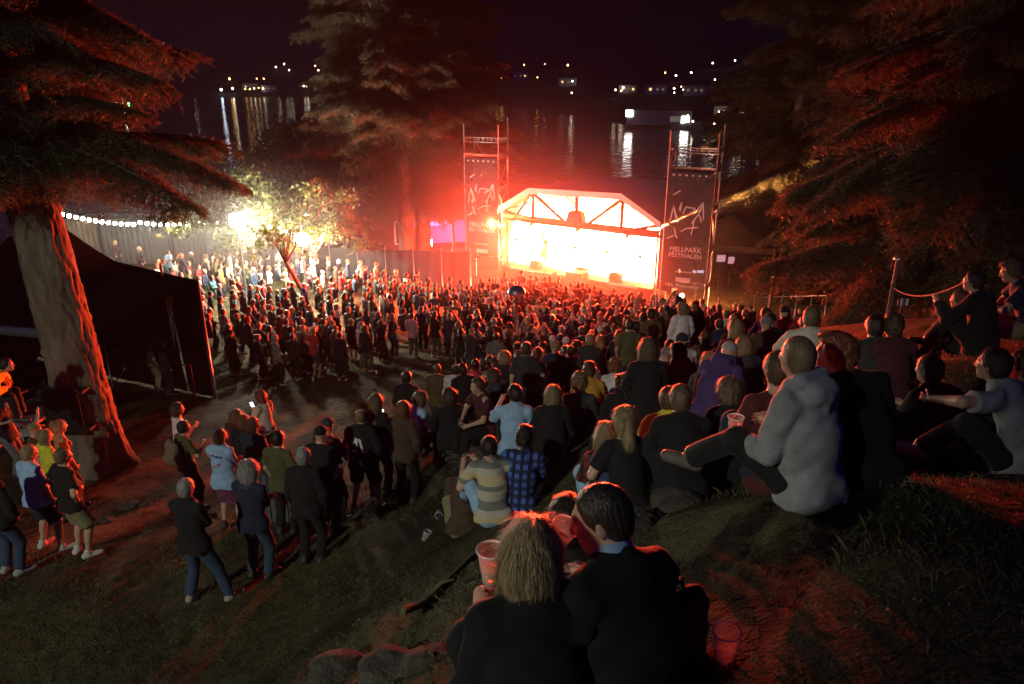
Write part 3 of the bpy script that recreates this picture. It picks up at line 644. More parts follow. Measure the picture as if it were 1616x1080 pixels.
# ------------------------------------------------------------------ trees
def tri_fan(B, T, N, wd):
    """needle triangles: base points B, tip vectors T, side vectors"""
    s = np.cross(T, N); s /= np.maximum(np.linalg.norm(s, axis=1, keepdims=True), 1e-6); s = s * wd[:, None]
    V = np.stack([B - s, B + s, B + T], 1).reshape(-1, 3); return V, np.arange(len(V)).reshape(-1, 3)
def branch_mesh(seed, L=4.0, width=.36, need=.085, droop=.30):
    r = np.random.default_rng(seed); Bs = []; Ts = []
    n = 60
    for side in (-1, 1):
        for i in range(n):
            s = .06 + .94 * (i + r.random()) / n; o = np.array([L * s, 0, L * (.10 * s - droop * s * s)])
            ln = L * width * (1 - .78 * s) * (.6 + .7 * r.random()) + .18
            a = side * R(48 + 22 * r.random()); d = np.array([math.cos(a), math.sin(a), -.12 - .35 * r.random()]); d /= np.linalg.norm(d)
            m = max(5, int(ln / .035)); q = np.linspace(.06, 1, m); p = o + d * (ln * q)[:, None]; p[:, 2] -= .28 * ln * q * q
            for k in range(3):
                Bs.append(p); t = d * (.55 + .5 * r.random((m, 1))) + r.normal(0, .55, (m, 3)); Ts.append(t * need * (.6 + .7 * r.random((m, 1))))
            for j in range(max(2, int(ln / .13))):
                qq = r.random(); o2 = o + d * ln * qq; o2[2] -= .28 * ln * qq * qq; a2 = a + r.choice([-1, 1]) * R(40 + 20 * r.random()); d2 = np.array([math.cos(a2), math.sin(a2), -.35 - .4 * r.random()])
                l2 = ln * .4 * (1 - .6 * qq) + .08; m2 = 9; p2 = o2 + d2 * (l2 * np.linspace(.1, 1, m2))[:, None]
                for k in range(2):
                    Bs.append(p2); Ts.append((d2 * .7 + r.normal(0, .5, (m2, 3))) * need * (.6 + .6 * r.random((m2, 1))))
    B = np.concatenate(Bs); T = np.concatenate(Ts); V, F = tri_fan(B, T, r.normal(0, 1, B.shape), np.full(len(B), .0085) * (.7 + .7 * r.random(len(B))))
    mb = MB(); mb.tube([(L * s, 0, L * (.10 * s - droop * s * s)) for s in np.linspace(0, 1, 8)], list(np.linspace(.05, .008, 8)), 5)
    tv = np.concatenate(mb.v); tf = np.array([f for f in mb.f if len(f) == 4]); tf = np.concatenate([tf[:, [0, 1, 2]], tf[:, [0, 2, 3]]])
    me = mesh_np('branch', np.concatenate([V, tv]), np.concatenate([F, tf + len(V)]), M['needle'], smooth=False); me.materials.append(M['twig'])
    mi = np.zeros(len(me.polygons), np.int32); mi[len(F):] = 1; me.polygons.foreach_set('material_index', mi); return me
BR = [branch_mesh(i, width=w_, droop=dr) for i, (w_, dr) in enumerate([(.36, .26), (.30, .36), (.42, .2), (.34, .32)])]
def trunk_mesh(h, r0, r1, lean=(0, 0), rings=60, n=40, rough=.05, flare=.5, seed=0):
    r = np.random.default_rng(seed); z = np.linspace(-.6, h, rings); th = np.linspace(0, 2 * math.pi, n, endpoint=False)
    ZZ, TH = np.meshgrid(z, th, indexing='ij'); t = np.clip(ZZ / h, 0, 1); rad = r0 + (r1 - r0) * t ** .85
    rad = rad * (1 + flare * np.exp(-np.maximum(ZZ, 0) / .45) * (1 + .35 * np.sin(5 * TH + 1)))
    if rings > 100:
        a1, a2 = np.sin(TH * 13 + 1.6 * np.sin(ZZ * 2.1) + .8 * np.sin(ZZ * 5.3 + TH * 3)), np.sin(ZZ * 9 + 2 * np.sin(TH * 6 + ZZ) + 1.5 * np.sin(TH * 11))
        rad = rad * (1 - .05 * np.exp(-(a1 / .22) ** 2) - .035 * np.exp(-(a2 / .2) ** 2) + .012 * np.sin(TH * 3 + ZZ * .7))
        for k_ in range(16): rad = rad * (1 + .10 * np.exp(-((ZZ - r.uniform(1, 7)) / .07) ** 2 - (((TH - r.uniform(0, 6.28) + math.pi) % (2 * math.pi) - math.pi) / .1) ** 2))
    rad = rad * (1 + rough * (np.sin(TH * 9 + 2 * np.sin(ZZ * 3)) * .5 + np.sin(TH * 17 + ZZ * 5 + 2 * np.sin(ZZ * 7)) * .5 + r.normal(0, .28 if rings > 100 else .5, rad.shape)))
    V = np.stack([rad * np.cos(TH) + lean[0] * np.maximum(ZZ, 0) + .05 * np.sin(ZZ * .4), rad * np.sin(TH) + lean[1] * np.maximum(ZZ, 0), ZZ], -1).reshape(-1, 3)
    i = np.arange(rings - 1)[:, None] * n + np.arange(n)[None]; j = np.arange(rings - 1)[:, None] * n + (np.arange(n)[None] + 1) % n
    return V, np.stack([i, j, j + n, i + n], -1).reshape(-1, 4)
def conifer(name, loc, h, r0, zb, zt, nb, Lf, label, lean=(0, 0), seed=0, group=None, dens=1.0, droop=(.05, -.35), azr=None, fine=False, clear=0):
    r = np.random.default_rng(seed); e = empty(name, loc); tag(e, label, 'tree', group)
    V, F = trunk_mesh(h, r0, r0 * .25, lean, seed=seed, **(dict(rings=420, n=110, rough=.045, flare=.38) if fine else {})); obj('trunk', mesh_np('trunk', V, F, M['bark']), e)
    for i in range(nb):
        f = (i + r.random()) / nb; z = zb + (zt - zb) * f ** dens; L = Lf(f) * (.75 + .45 * r.random()); a = r.random() * 2 * math.pi if azr is None else azr(r)
        if z < clear and math.sin(a - (.14 if not fine else -.55)) < -.25 and (not fine or r.random() < .75): a = -a
        o = obj('branch', BR[r.integers(4)], e); o.location = (lean[0] * z, lean[1] * z, z)
        o.rotation_euler = Euler((r.normal(0, .15), -(droop[0] + (droop[1] - droop[0]) * (1 - f)) + r.normal(0, .1), a)); k = L / 4; o.scale = (k, k, k * (.9 + .3 * r.random()))
    return e
TL = at(150, 705, 13.6); TL.z = hz(TL.x, TL.y)
conifer('spruce_tree', TL, 24, .54, 6.6, 22, 95, lambda f: 3.35 - 1.1 * f ** 1.5, 'big spruce with pale lit trunk beside the black marquee', lean=(-.035, 0), seed=3, fine=True, dens=1.5, droop=(.05, .02))
C1 = at(642, 404, 41); C1.z = hz(C1.x, C1.y)
def side(r):
    while True:
        a = r.random() * 2 * math.pi
        if math.cos(a + math.pi / 2 + .15) < .55 or r.random() < .18: return a
conifer('spruce_tree', C1, 25, .50, 3.8, 19, 360, lambda f: 5.0 - 1.2 * f, 'left trunk of the twin spruces behind the black fence', seed=11, dens=1.1, lean=(.004, 0), droop=(.3, .02), clear=7.6)
C2 = at(668, 404, 42); C2.z = hz(C2.x, C2.y)
conifer('spruce_tree', C2, 24, .48, 4.6, 18.5, 330, lambda f: 4.9 - 1.2 * f, 'right trunk of the twin spruces, nearer the left scaffold tower', seed=12, dens=1.1, lean=(.003, 0), droop=(.3, .02), clear=7.6)
for i, (x, y, h, r0, zb, nb, L, lab) in enumerate([(11.8, 18.5, 22, .38, 2.5, 150, 5.0, 'dark spruce with a red-lit trunk at the right edge'), (17, 31, 25, .4, 1.5, 150, 6.0, 'tall dark spruce behind the orange-lit dome lamp'), (15.8, 42, 24, .4, 1.5, 150, 6.2, 'dark spruce farthest along the shore right of the stage'), (22, 25, 26, .4, 1.5, 130, 6, 'dark spruce high on the slope at the far right'), (23.5, 38, 27, .4, 1.0, 130, 6.5, 'dark spruce deep in the wood between the right trees'), (15, 24.5, 20, .3, 2.0, 120, 4.6, 'dark spruce with reddish lower branches above the rope')]):
    conifer('spruce_tree', (x, y, hz(x, y) - .1), h, r0, zb, h - 1, nb, (lambda L_: lambda f: L_ * (1 - .6 * f))(L), lab, seed=20 + i, dens=1.15, droop=(.15, -.18))
def leaf_mesh(P, size, seed, mt, name='crown'):
    r = np.random.default_rng(seed); n_ = len(P); a = r.normal(0, 1, (n_, 3)); a /= np.linalg.norm(a, axis=1, keepdims=True); b = np.cross(a, r.normal(0, 1, (n_, 3))); b /= np.linalg.norm(b, axis=1, keepdims=True)
    s = (size * (.6 + .8 * r.random(n_)))[:, None]; V = np.stack([P - a * s, P + b * s * .55, P + a * s, P - b * s * .55], 1).reshape(-1, 3)
    return mesh_np(name, V, np.arange(n_ * 4).reshape(-1, 4), mt, smooth=False)
def deciduous(name, loc, h, rad, r0, label, n=9000, leaf=.10, mt=None, seed=0, base=.3, lean=(0, 0), nclump=46, flat=.8, group=None):
    r = np.random.default_rng(seed); e = empty(name, loc); tag(e, label, 'tree', group)
    fork = h * base; mb = MB()
    top = np.array([lean[0] * fork, lean[1] * fork, fork]); mb.tube([(0, 0, -.4), top * .5 + np.array([.05, .03, 0]), top], [r0 * 1.3, r0, r0 * .8], 12)
    C = []
    for i in range(7):
        a = i * 2.4 + r.random(); el = .5 + .8 * r.random(); d = np.array([math.cos(a) * math.cos(el), math.sin(a) * math.cos(el), math.sin(el)])
        end = top + np.array([d[0] * rad * .9, d[1] * rad * .9, d[2] * (h - fork) * .85]); mid = top * .5 + end * .5 + r.normal(0, .12 * rad, 3) + np.array([0, 0, .1 * rad])
        mb.tube([top - [0, 0, .1], mid, end], [r0 * .55, r0 * .35, r0 * .12], 7)
        for k in range(3):
            q = mid + (end - mid) * r.random(); e2 = q + r.normal(0, .3 * rad, 3); mb.tube([q, (q + e2) / 2 + r.normal(0, .05, 3), e2], [r0 * .2, r0 * .13, r0 * .05], 5); C.append(e2)
        C.append(end)
    mb.build('trunk', M['bark'], e)
    ctr = np.array([lean[0] * h * .6, lean[1] * h * .6, fork + (h - fork) * .52])
    while len(C) < nclump:
        d = r.normal(0, 1, 3); d /= np.linalg.norm(d); C.append(ctr + d * np.array([rad, rad, (h - fork) * .5 * flat + .2]) * (.45 + .55 * r.random()))
    C = np.array(C); k = r.integers(len(C), size=n); P = C[k] + r.normal(0, 1, (n, 3)) * np.array([.30, .30, .2]) * rad * (.32 + .2 * r.random((n, 1)))
    tag(obj('crown', leaf_mesh(P, leaf, seed + 1, mt or M['leaf']), e), kind='stuff'); return e
def gpt(u, Y): p = at(u, 400, Y); return Vector((p.x, p.y, hz(p.x, p.y)))
deciduous('maple_tree', gpt(398, 37), 6.0, 3.3, .14, 'leafy tree lit bright yellow-green by a lamp in its crown', n=11000, leaf=.12, seed=2, base=.34)
deciduous('maple_tree', gpt(497, 36), 5.4, 2.4, .12, 'leafy tree with pale twisting trunk just left of the black fence', n=6500, leaf=.11, seed=5, base=.38, nclump=36)
deciduous('maple_tree', gpt(545, 39.5), 5.6, 2.2, .12, 'reddish leaved tree between the lit trees and the twin spruces', n=8000, leaf=.12, seed=6, base=.33)
deciduous('birch_tree', gpt(492, 49), 9.5, 3.0, .16, 'dark green tree standing behind the lit trees by the lake', n=9000, leaf=.14, seed=7, base=.3, mt=M['bush'])
deciduous('birch_tree', gpt(715, 43), 5.8, 1.9, .1, 'small pale green tree between the twin spruces and the left tower', n=5000, leaf=.11, seed=8, base=.4)
deciduous('leaning_tree', gpt(490, 30.5), 4.6, 1.5, .09, 'thin tree leaning over the crowd left of the fence', n=450, leaf=.1, seed=9, base=.6, lean=(-.4, 0), nclump=22)
# undergrowth on the right bank
r = np.random.default_rng(44); P = []
for i in range(150):
    x, y = r.uniform(8, 34), r.uniform(20, 47)
    if x < 9 + (y - 16) * .18 or (x < 13.5 and y < 30): continue
    z = hz(x, y); s = r.uniform(.7, 1.6); P.append(np.array([x, y, z + s * .5]) + r.normal(0, 1, (170, 3)) * np.array([s * .6, s * .6, s * .45]))
tag(obj('undergrowth', leaf_mesh(np.concatenate(P), .13, 45, M['bush'], 'undergrowth')), 'dark tangled bushes under the trees on the right bank', None, None, 'stuff')
# ------------------------------------------------------------------ stage
SO = Vector((3.0, 35.8, -10.6)); SRZ = math.atan2(-.539, .843)
def SW(x, y, z): c, s = math.cos(SRZ), math.sin(SRZ); return Vector((SO.x + c * x - s * y, SO.y + s * x + c * y, SO.z + z))
st = empty('stage', SO, SRZ); tag(st, 'open air stage with an arched canvas roof blazing with orange light', 'stage')
mb = MB(); mb.box((0, 3, .86), (8.6, 6, .08)); mb.build('deck', M['deck'], st)
mb = MB(); mb.box((0, .05, .41), (8.5, .04, .8)); mb.box((0, 3, .3), (8.3, 5.8, .5)); mb.build('skirt', M['black'], st)
for x in (-2.8, -1.0, 1.0, 2.8): MB().box((x, -.02, .86), (1.7, .05, .10)).build('edge_strip', M['whitepaint'], st)
RP = [(-4.55, 3.75), (-2.6, 4.95), (2.5, 5.1), (4.55, 3.95)]
def arch(y0, y1, off=0, th=.09):
    mb = MB()
    for (x0, z0), (x1, z1) in zip(RP[:-1], RP[1:]):
        V = [[x0, y0, z0 + off], [x1, y0, z1 + off], [x1, y1, z1 + off], [x0, y1, z0 + off], [x0, y0, z0 + off + th], [x1, y0, z1 + off + th], [x1, y1, z1 + off + th], [x0, y1, z0 + off + th]]
        mb.add(V, [[3, 2, 1, 0], [4, 5, 6, 7], [0, 1, 5, 4], [1, 2, 6, 5], [2, 3, 7, 6], [3, 0, 4, 7]])
    return mb
arch(.12, 6.3).build('roof_canvas', M['roofcloth'], st)
arch(0, .115, -.12, .3).build('roof_fascia', M['roofcloth'], st)
MB().box((0, 6.15, 2.7), (8.7, .06, 3.9)).build('back_wall', M['roofcloth'], st)
mb = MB(); mb.add([[-4.5, 6.2, 3.7], [4.5, 6.2, 3.9], [2.5, 6.2, 5.05], [-2.6, 6.2, 4.9]], [[0, 1, 2, 3]]); mb.build('gable_canvas', M['roofcloth'], st)
for s in (-1, 1): MB().box((s * 4.42, 3.3, 2.25), (.05, 5.8, 3.0)).build('side_wall', M['roofcloth'], st)
for y in (.35, 2.6, 5.2):
    MB().tube([(-4.4, y, 3.38), (4.4, y, 3.38)], .10, 8).build('bottom_chord', M['dark_steel'], st)
    MB().tube([(-4.4, y, 3.62), (4.4, y, 3.62)], .045, 8).build('middle_chord', M['dark_steel'], st)
    for x, zt in ((-2.5, 4.86), (0, 4.95), (2.45, 4.95)): MB().tube([(x, y, 3.4), (x, y, zt)], .09, 6).build('truss_post', M['dark_steel'], st)
    for a, b in (((-2.45, 4.8), (-.5, 3.45)), ((2.4, 4.95), (.5, 3.45)), ((-4.3, 3.75), (-2.6, 3.5)), ((4.3, 3.9), (2.7, 3.45)), ((-2.6, 4.85), (-3.6, 3.45))):
        MB().tube([(a[0], y, a[1]), (b[0], y, b[1])], .09, 6).build('truss_brace', M['dark_steel'], st)
MB().box((0, .3, 3.46), (8.6, .05, .3)).build('front_valance', mat('valance_cloth', (.20, .12, .06), rough=.9, var=.3, scale=2, bump=.2), st)
sp_ = empty('hanging_speaker', SW(.1, .15, 3.62), SRZ); tag(sp_, 'dark speaker cluster hanging under the middle of the stage roof', 'speaker')
MB().box((0, 0, .3), (.95, .5, .55), taper=(.7, .9)).build('cabinet', M['blackpaint'], sp_); MB().box((0, -.26, .28), (.7, .02, .4)).build('grille', M['dark_steel'], sp_)
for x in (-.25, .25): MB().tube([(x, 0, .55), (x, 0, 1.2)], .02, 5).build('chain', M['steel'], sp_)
for s in (-1, 1):
    for y in (.3, 6.0): MB().tube([(s * 4.36, y, 0), (s * 4.36, y, 3.7)], .06, 8).build('corner_post', M['steel'], st)
# lamps hanging from the truss: lights of the place, with one added at the left corner
LENS = emis('stage_lens', (1, .42, .2), 60)
body_me = MB().tube([(0, .12, 0), (0, -.16, 0)], [.09, .13], 10).mesh('lamp_body', M['blackpaint']); lens_me = MB().lathe([(.001, 0), (.11, 0), (.118, -.02)], 10).mesh('lens', LENS)
yoke_me = MB().tube([(-.16, 0, 0), (-.16, 0, .2), (0, 0, .26), (.16, 0, .2), (.16, 0, 0)], .015, 5).mesh('yoke', M['blackpaint'])
def stage_lamp(x, y, z, tilt, rz, power, label, col=STAGE_COL, size=.14, off=.35, spot=None):
    e = empty('stage_lamp', SW(x, y, z), SRZ + rz); tag(e, label, 'stage lamp', 'lamps hung along the stage truss')
    b = obj('lamp_body', body_me, e); b.rotation_euler = (tilt, 0, 0); obj('yoke', yoke_me, e)
    l_ = obj('lens', lens_me, e); l_.rotation_euler = (math.pi / 2 + tilt, 0, 0); l_.location = Vector((0, -.175, 0)); l_.location.rotate(Euler((tilt, 0, 0)))
    d = bpy.data.lights.new('stage_light', 'SPOT' if spot else 'POINT'); d.energy = power; d.color = col; d.shadow_soft_size = size
    o = bpy.data.objects.new('stage_light', d); link(o, e); o.location = (0, -off, -.12)
    if spot: d.spot_size = R(spot); d.spot_blend = .85; o.rotation_euler = (math.pi / 2 + .0, 0, math.pi - .08)
    return e
ORD = ['leftmost', 'second from left', 'middle', 'second from right', 'rightmost']
for i, x in enumerate((-3.5, -1.75, 0, 1.75, 3.5)): stage_lamp(x, .25, 2.3, .45, 0, STAGE_W, 'black stage lamp hanging at the stage front, %s of five' % ORD[i], spot=150)
stage_lamp(-4.7, -.15, 3.3, .3, .6, STAGE_W * .45, 'added black stage lamp at the outer left roof corner, reddening the spruces')  # added lamp that throws red onto the twin spruce trunks
for i, x in enumerate((-2.6, 0, 2.6)): stage_lamp(x, 4.8, 2.6, .2, 0, STAGE_W * .35, 'black stage lamp on the rear truss, %s of three' % ['left', 'middle', 'right'][i])
for i, x in enumerate((-2.7, 0, 2.7)):
    d = bpy.data.lights.new('wash_light', 'SPOT'); d.energy = WASH_W; d.color = (1, .40, .12); d.spot_size = R(135); d.spot_blend = .5; d.shadow_soft_size = .2
    e = empty('wash_lamp', SW(x, .55, 3.2), SRZ); tag(e, 'black wash lamp under the front truss aimed into the stage, %s of three' % ['left', 'middle', 'right'][i], 'stage lamp')
    b = obj('lamp_body', body_me, e); b.rotation_euler = (-2.6, 0, 0); obj('yoke', yoke_me, e); o = bpy.data.objects.new('wash_light', d); link(o, e); o.location = (0, .25, -.1); o.rotation_euler = (math.pi / 2 - .42, 0, 0)
sm = bpy.data.materials.new('smoke_bloom'); sm.use_nodes = True; n = sm.node_tree.nodes; l = sm.node_tree.links; n.remove(n['Principled BSDF']); pv = n.new('ShaderNodeVolumePrincipled'); pv.inputs['Color'].default_value = (.9, .9, .9, 1); pv.inputs['Anisotropy'].default_value = .1
tc = n.new('ShaderNodeTexCoord'); gr = n.new('ShaderNodeTexGradient'); gr.gradient_type = 'QUADRATIC_SPHERE'; l.new(tc.outputs['Object'], gr.inputs[0]); mu = n.new('ShaderNodeMath'); mu.operation = 'MULTIPLY'; mu.inputs[1].default_value = SMOKE; l.new(gr.outputs[0], mu.inputs[0]); l.new(mu.outputs[0], pv.inputs['Density']); l.new(pv.outputs[0], n['Material Output'].inputs['Volume'])
mb = MB(); mb.lathe([(.001, -.22)] + [(math.cos(a), math.sin(a)) for a in np.linspace(-.22, 1.5, 10)] + [(.001, 1.)], 20); o = mb.build('smoke', sm); o.location = SW(0, -.5, 2.6); o.scale = (13, 13, 9); tag(o, 'red lit smoke round the stage front, with volume added for lens bloom', None, None, 'stuff')  # stage smoke volume that also stands in for lens bloom
glare_mist = sm.copy(); glare_mist.node_tree.nodes['Math'].inputs[1].default_value = .028
o = MB().lathe([(.001, -.9)] + [(math.cos(a), math.sin(a)) for a in np.linspace(-1.1, 1.5, 12)] + [(.001, 1.)], 20).build('smoke', glare_mist); o.location = at(330, 358, 34.5); o.scale = (13, 5, 4); tag(o, 'added pale mist standing in for lens glare round the tree floodlights', None, None, 'stuff')  # added volume giving floodlights and festoon a halo like lens glare
# band gear
def speaker(loc, rz, wd, dp, ht, label, tilt=0):
    e = empty('speaker_box', loc, rz); e.rotation_euler = (tilt, 0, rz); tag(e, label, 'speaker')
    MB().box((0, 0, ht / 2), (wd, dp, ht)).build('cabinet', M['blackpaint'], e); MB().box((0, -dp / 2 - .008, ht / 2), (wd * .9, .012, ht * .9)).build('grille', M['dark_steel'], e)
    mb = MB(); mb.lathe([(.001, .03), (wd * .12, .01), (wd * .3, 0.0), (wd * .33, .02)], 16); c = mb.build('cone', M['black'], e); c.rotation_euler = (math.pi / 2, 0, 0); c.location = (0, -dp / 2 - .018, ht * .5)
for x, lab in ((-2.4, 'black wedge monitor at the left of the stage front'), (0.3, 'black wedge monitor in the middle of the stage front'), (2.2, 'black wedge monitor at the right of the stage front')): speaker(SW(x, .5, .9), SRZ, .6, .4, .38, lab, -.35)
speaker(SW(.55, -.45, .0), SRZ, .9, .7, 1.35, 'square black subwoofer standing before the stage middle')
speaker(SW(-1.2, -.5, .0), SRZ, .9, .7, 1.1, 'square black subwoofer before the stage left half')
for z_ in range(4): speaker(SW(4.95, .4, .9 + z_ * .62), SRZ - .1, .8, .6, .6, 'black side fill speaker, %s of the stack behind the right banner' % ['lowest', 'second lowest', 'second highest', 'topmost'][z_])
e = empty('drum_kit', SW(.2, 4.0, .9), SRZ); tag(e, 'drum kit on the stage in front of the back wall', 'drum kit')
def drum(x, y, z, r_, h_, ax): 
    mb = MB(); mb.lathe([(.001, 0), (r_, 0), (r_ * 1.03, .02), (r_, .04), (r_, h_ - .04), (r_ * 1.03, h_ - .02), (r_, h_), (.001, h_)], 18); o = mb.build('drum', M['redwood'], e); o.location = (x, y, z); o.rotation_euler = ax
drum(0, 0, .3, .28, .4, (math.pi / 2, 0, 0)); drum(-.3, -.1, .62, .16, .2, (.3, 0, 0)); drum(.25, -.1, .62, .16, .2, (.3, 0, 0)); drum(.6, .2, .1, .2, .4, (0, 0, 0)); drum(-.6, .25, .5, .18, .15, (0, 0, 0))
for x, z in ((-.75, 1.1), (.8, 1.15), (.35, 1.2)):
    mb = MB(); mb.lathe([(.21, 0), (.05, .03), (.01, .035)], 16); mb.tube([(0, 0, -z), (0, 0, .03)], .012, 5); o = mb.build('cymbal', M['steel'], e); o.location = (x, .1, z)

# ------------------------------------------------------------------ scaffold towers with banners
def bannermat(name, col, tr):
    m = mat(name, col, rough=.8, var=.2, scale=1.2, bump=.1, bscale=40); n = m.node_tree.nodes; l = m.node_tree.links; b = n['Principled BSDF']
    tl = n.new('ShaderNodeBsdfTranslucent'); tl.inputs[0].default_value = (*col, 1); m1 = n.new('ShaderNodeMixShader'); m1.inputs[0].default_value = .4; l.new(b.outputs[0], m1.inputs[1]); l.new(tl.outputs[0], m1.inputs[2])
    tp = n.new('ShaderNodeBsdfTransparent'); m2 = n.new('ShaderNodeMixShader'); m2.inputs[0].default_value = tr; l.new(m1.outputs[0], m2.inputs[1]); l.new(tp.outputs[0], m2.inputs[2]); l.new(m2.outputs[0], n['Material Output'].inputs[0]); return m
M['banner'] = bannermat('banner_mesh', (.085, .085, .10), .22)
M['print'] = mat('banner_print', (.60, .58, .58), rough=.7, var=.08, scale=3, bump=0)
def text(name, s, size, parent, loc, mt, rot=(math.pi / 2, 0, 0), sx=1, bold=.012, align='CENTER'):
    c = bpy.data.curves.new(name, 'FONT'); c.body = s; c.size = size; c.align_x = align; c.offset = bold * size; c.extrude = .002; c.resolution_u = 2
    tmp = bpy.data.objects.new(name, c); COL.objects.link(tmp); dg = bpy.context.evaluated_depsgraph_get(); me = bpy.data.meshes.new_from_object(tmp.evaluated_get(dg)); bpy.data.objects.remove(tmp)
    me.materials.clear(); me.materials.append(mt); o = obj(name, me, parent); o.location = loc; o.rotation_euler = rot; o.scale = (sx, 1, 1); return o
def tower(loc, rz, label, wd=1.9, dp=1.25, ht=7.9):
    e = empty('scaffold_tower', loc, rz); tag(e, label, 'scaffold tower', 'scaffold towers beside the stage')
    for x, y, h_ in ((0, 0, ht + .35), (wd, 0, ht + .3), (0, dp, ht - .2), (wd, dp, ht + .6)): MB().tube([(x, y, -.1), (x, y, h_)], .032, 8).build('post', M['steel'], e)
    LV = (1.3, 3.0, 4.9, 6.55, 7.35)
    def ladder(a, b, z, hgt=.22):
        a, b = Vector(a), Vector(b); mb = MB(); up = Vector((0, 0, hgt))
        mb.tube([a + Vector((0, 0, z)), b + Vector((0, 0, z))], .028, 6); mb.tube([a + Vector((0, 0, z)) + up, b + Vector((0, 0, z)) + up], .028, 6)
        for k in range(8): p = a.lerp(b, (k + .5) / 8) + Vector((0, 0, z)); mb.tube([p, p + up], .022, 5)
        mb.build('ladder_beam', M['steel'], e)
    for i, z in enumerate(LV):
        for a, b in (((wd, 0, 0), (wd, dp, 0)), ((0, 0, 0), (0, dp, 0))): ladder(a, b, z)
        MB().tube([(0, dp, z), (wd, dp, z)], .025, 6).build('ledger', M['steel'], e)
    ladder((0, 0, 0), (wd, 0, 0), 7.35); MB().tube([(0, -.03, 6.75), (wd, -.03, 6.75)], .025, 6).build('ledger', M['steel'], e)
    for a, b in (((wd, 0, 1.4), (wd, dp, 3.0)), ((wd, dp, 3.1), (wd, 0, 4.9)), ((wd, 0, 5.0), (wd, dp, 6.5)), ((0, dp, 1.4), (wd, dp, 4.9)), ((wd, dp, 4.9), (0, dp, 7.3)), ((0, .02, 4.9), (wd, .02, 1.4)), ((0, .02, 4.9), (wd, .02, 6.6))): MB().tube([a, b], .022, 6).build('brace', M['steel'], e)
    MB().box((wd / 2, dp / 2, 6.5), (wd - .1, dp - .1, .05)).build('platform', M['wood'], e)
    bn = MB().box((wd / 2, -.055, 3.95), (wd - .06, .012, 5.2)).build('banner', M['banner'], e)
    # line drawing of peaks
    mb = MB(); y = -.066
    def stroke(pts, w_=.028):
        for (x0, z0), (x1, z1) in zip(pts[:-1], pts[1:]):
            d = Vector((x1 - x0, 0, z1 - z0)); n_ = Vector((-d.z, 0, d.x)).normalized() * w_; p, q = Vector((x0, y, z0)), Vector((x1, y, z1)); o_ = Vector((0, -.004, 0))
            V = [p - n_, q - n_, q + n_, p + n_]; mb.add([list(v) for v in V] + [list(v + o_) for v in V], [[3, 2, 1, 0], [4, 5, 6, 7], [0, 1, 5, 4], [1, 2, 6, 5], [2, 3, 7, 6], [3, 0, 4, 7]])
    Z = 4.0
    for pts in ([(.2, Z + .2), (.36, Z + 1.05), (.62, Z + .35)], [(.36, Z + 1.0), (.5, Z + .5), (.42, Z + .3)], [(.62, Z + 1.0), (.7, Z + 1.25), (.66, Z + .85), (.6, Z + 1.0)], [(.78, Z + .75), (.9, Z + 1.05), (1.3, Z + 1.02), (1.2, Z + .85)], [(1.1, Z + .8), (1.38, Z + .95), (1.62, Z + 1.3), (1.7, Z + .55)], [(1.62, Z + 1.2), (1.45, Z + .75), (1.2, Z + .35)], [(1.5, Z + .75), (1.62, Z + .45)], [(.45, Z + .1), (.55, Z - .25), (.62, Z - .35)], [(.75, Z - .05), (1.0, Z + .12), (1.5, Z + .2)], [(.3, Z + 1.55), (.6, Z + 1.75)], [(1.3, Z + .5), (1.22, Z - .15)], [(.15, Z - .4), (.45, Z - .25)]): stroke(pts)
    mb.build('emblem', M['print'], bn)
    text('lettering', 'FJELLPARK', .30, bn, (wd / 2, -.064, 3.05), M['print'], sx=1.02); text('lettering', 'FESTIVALEN', .285, bn, (wd / 2, -.064, 2.78), M['print'], sx=.98)
    text('lettering', 'HLL. Malermester', .2, bn, (wd / 2, -.064, 1.42), M['print'], sx=1.05); text('lettering', 'Sparebanken Vest' if False else 'presenterer', .13, bn, (wd / 2, -.064, 2.1), M['print'], sx=1.2)
    MB().box((wd / 2, -.066, 1.76), (.66, .008, .2)).build('sponsor_panel', M['print'], bn)
    mb = MB()
    for k in range(6): mb.lathe([(.001, 0), (.035, 0), (.035, .01), (.001, .01)], 5, (0, 0, 0)) if False else mb.box((.25 + k * .28, -.066, 6.42), (.09, .006, .07))
    mb.build('border_marks', M['print'], bn)
    return e
for p_, en, lab in ((SW(5.2, 1.2, 1.7), 1500, 'added orange lamp behind the right tower banner to make it glow'), (SW(5.6, .9, .6), 700, 'low added orange lamp at the right tower foot, brightening its banner')):
    e = empty('added_lamp', p_, SRZ); tag(e, lab, 'stage lamp'); obj('lamp_body', body_me, e); l_ = obj('lens', lens_me, e); l_.location = (0, -.17, 0); l_.rotation_euler = (math.pi / 2, 0, 0)  # added lamps so the translucent lower banner glows orange
    d = bpy.data.lights.new('added_light', 'POINT'); d.energy = en; d.color = (1, .25, .08); d.shadow_soft_size = .1; o = bpy.data.objects.new('added_light', d); link(o, e); o.location = (0, -.35, 0)
LT = tower((-2.45, 38.4, -10.65), R(-22), 'scaffold tower with festival banner left of the stage')
RT = tower((6.85, 32.5, -10.6), R(-24), 'scaffold tower with festival banner right of the stage', wd=2.05)

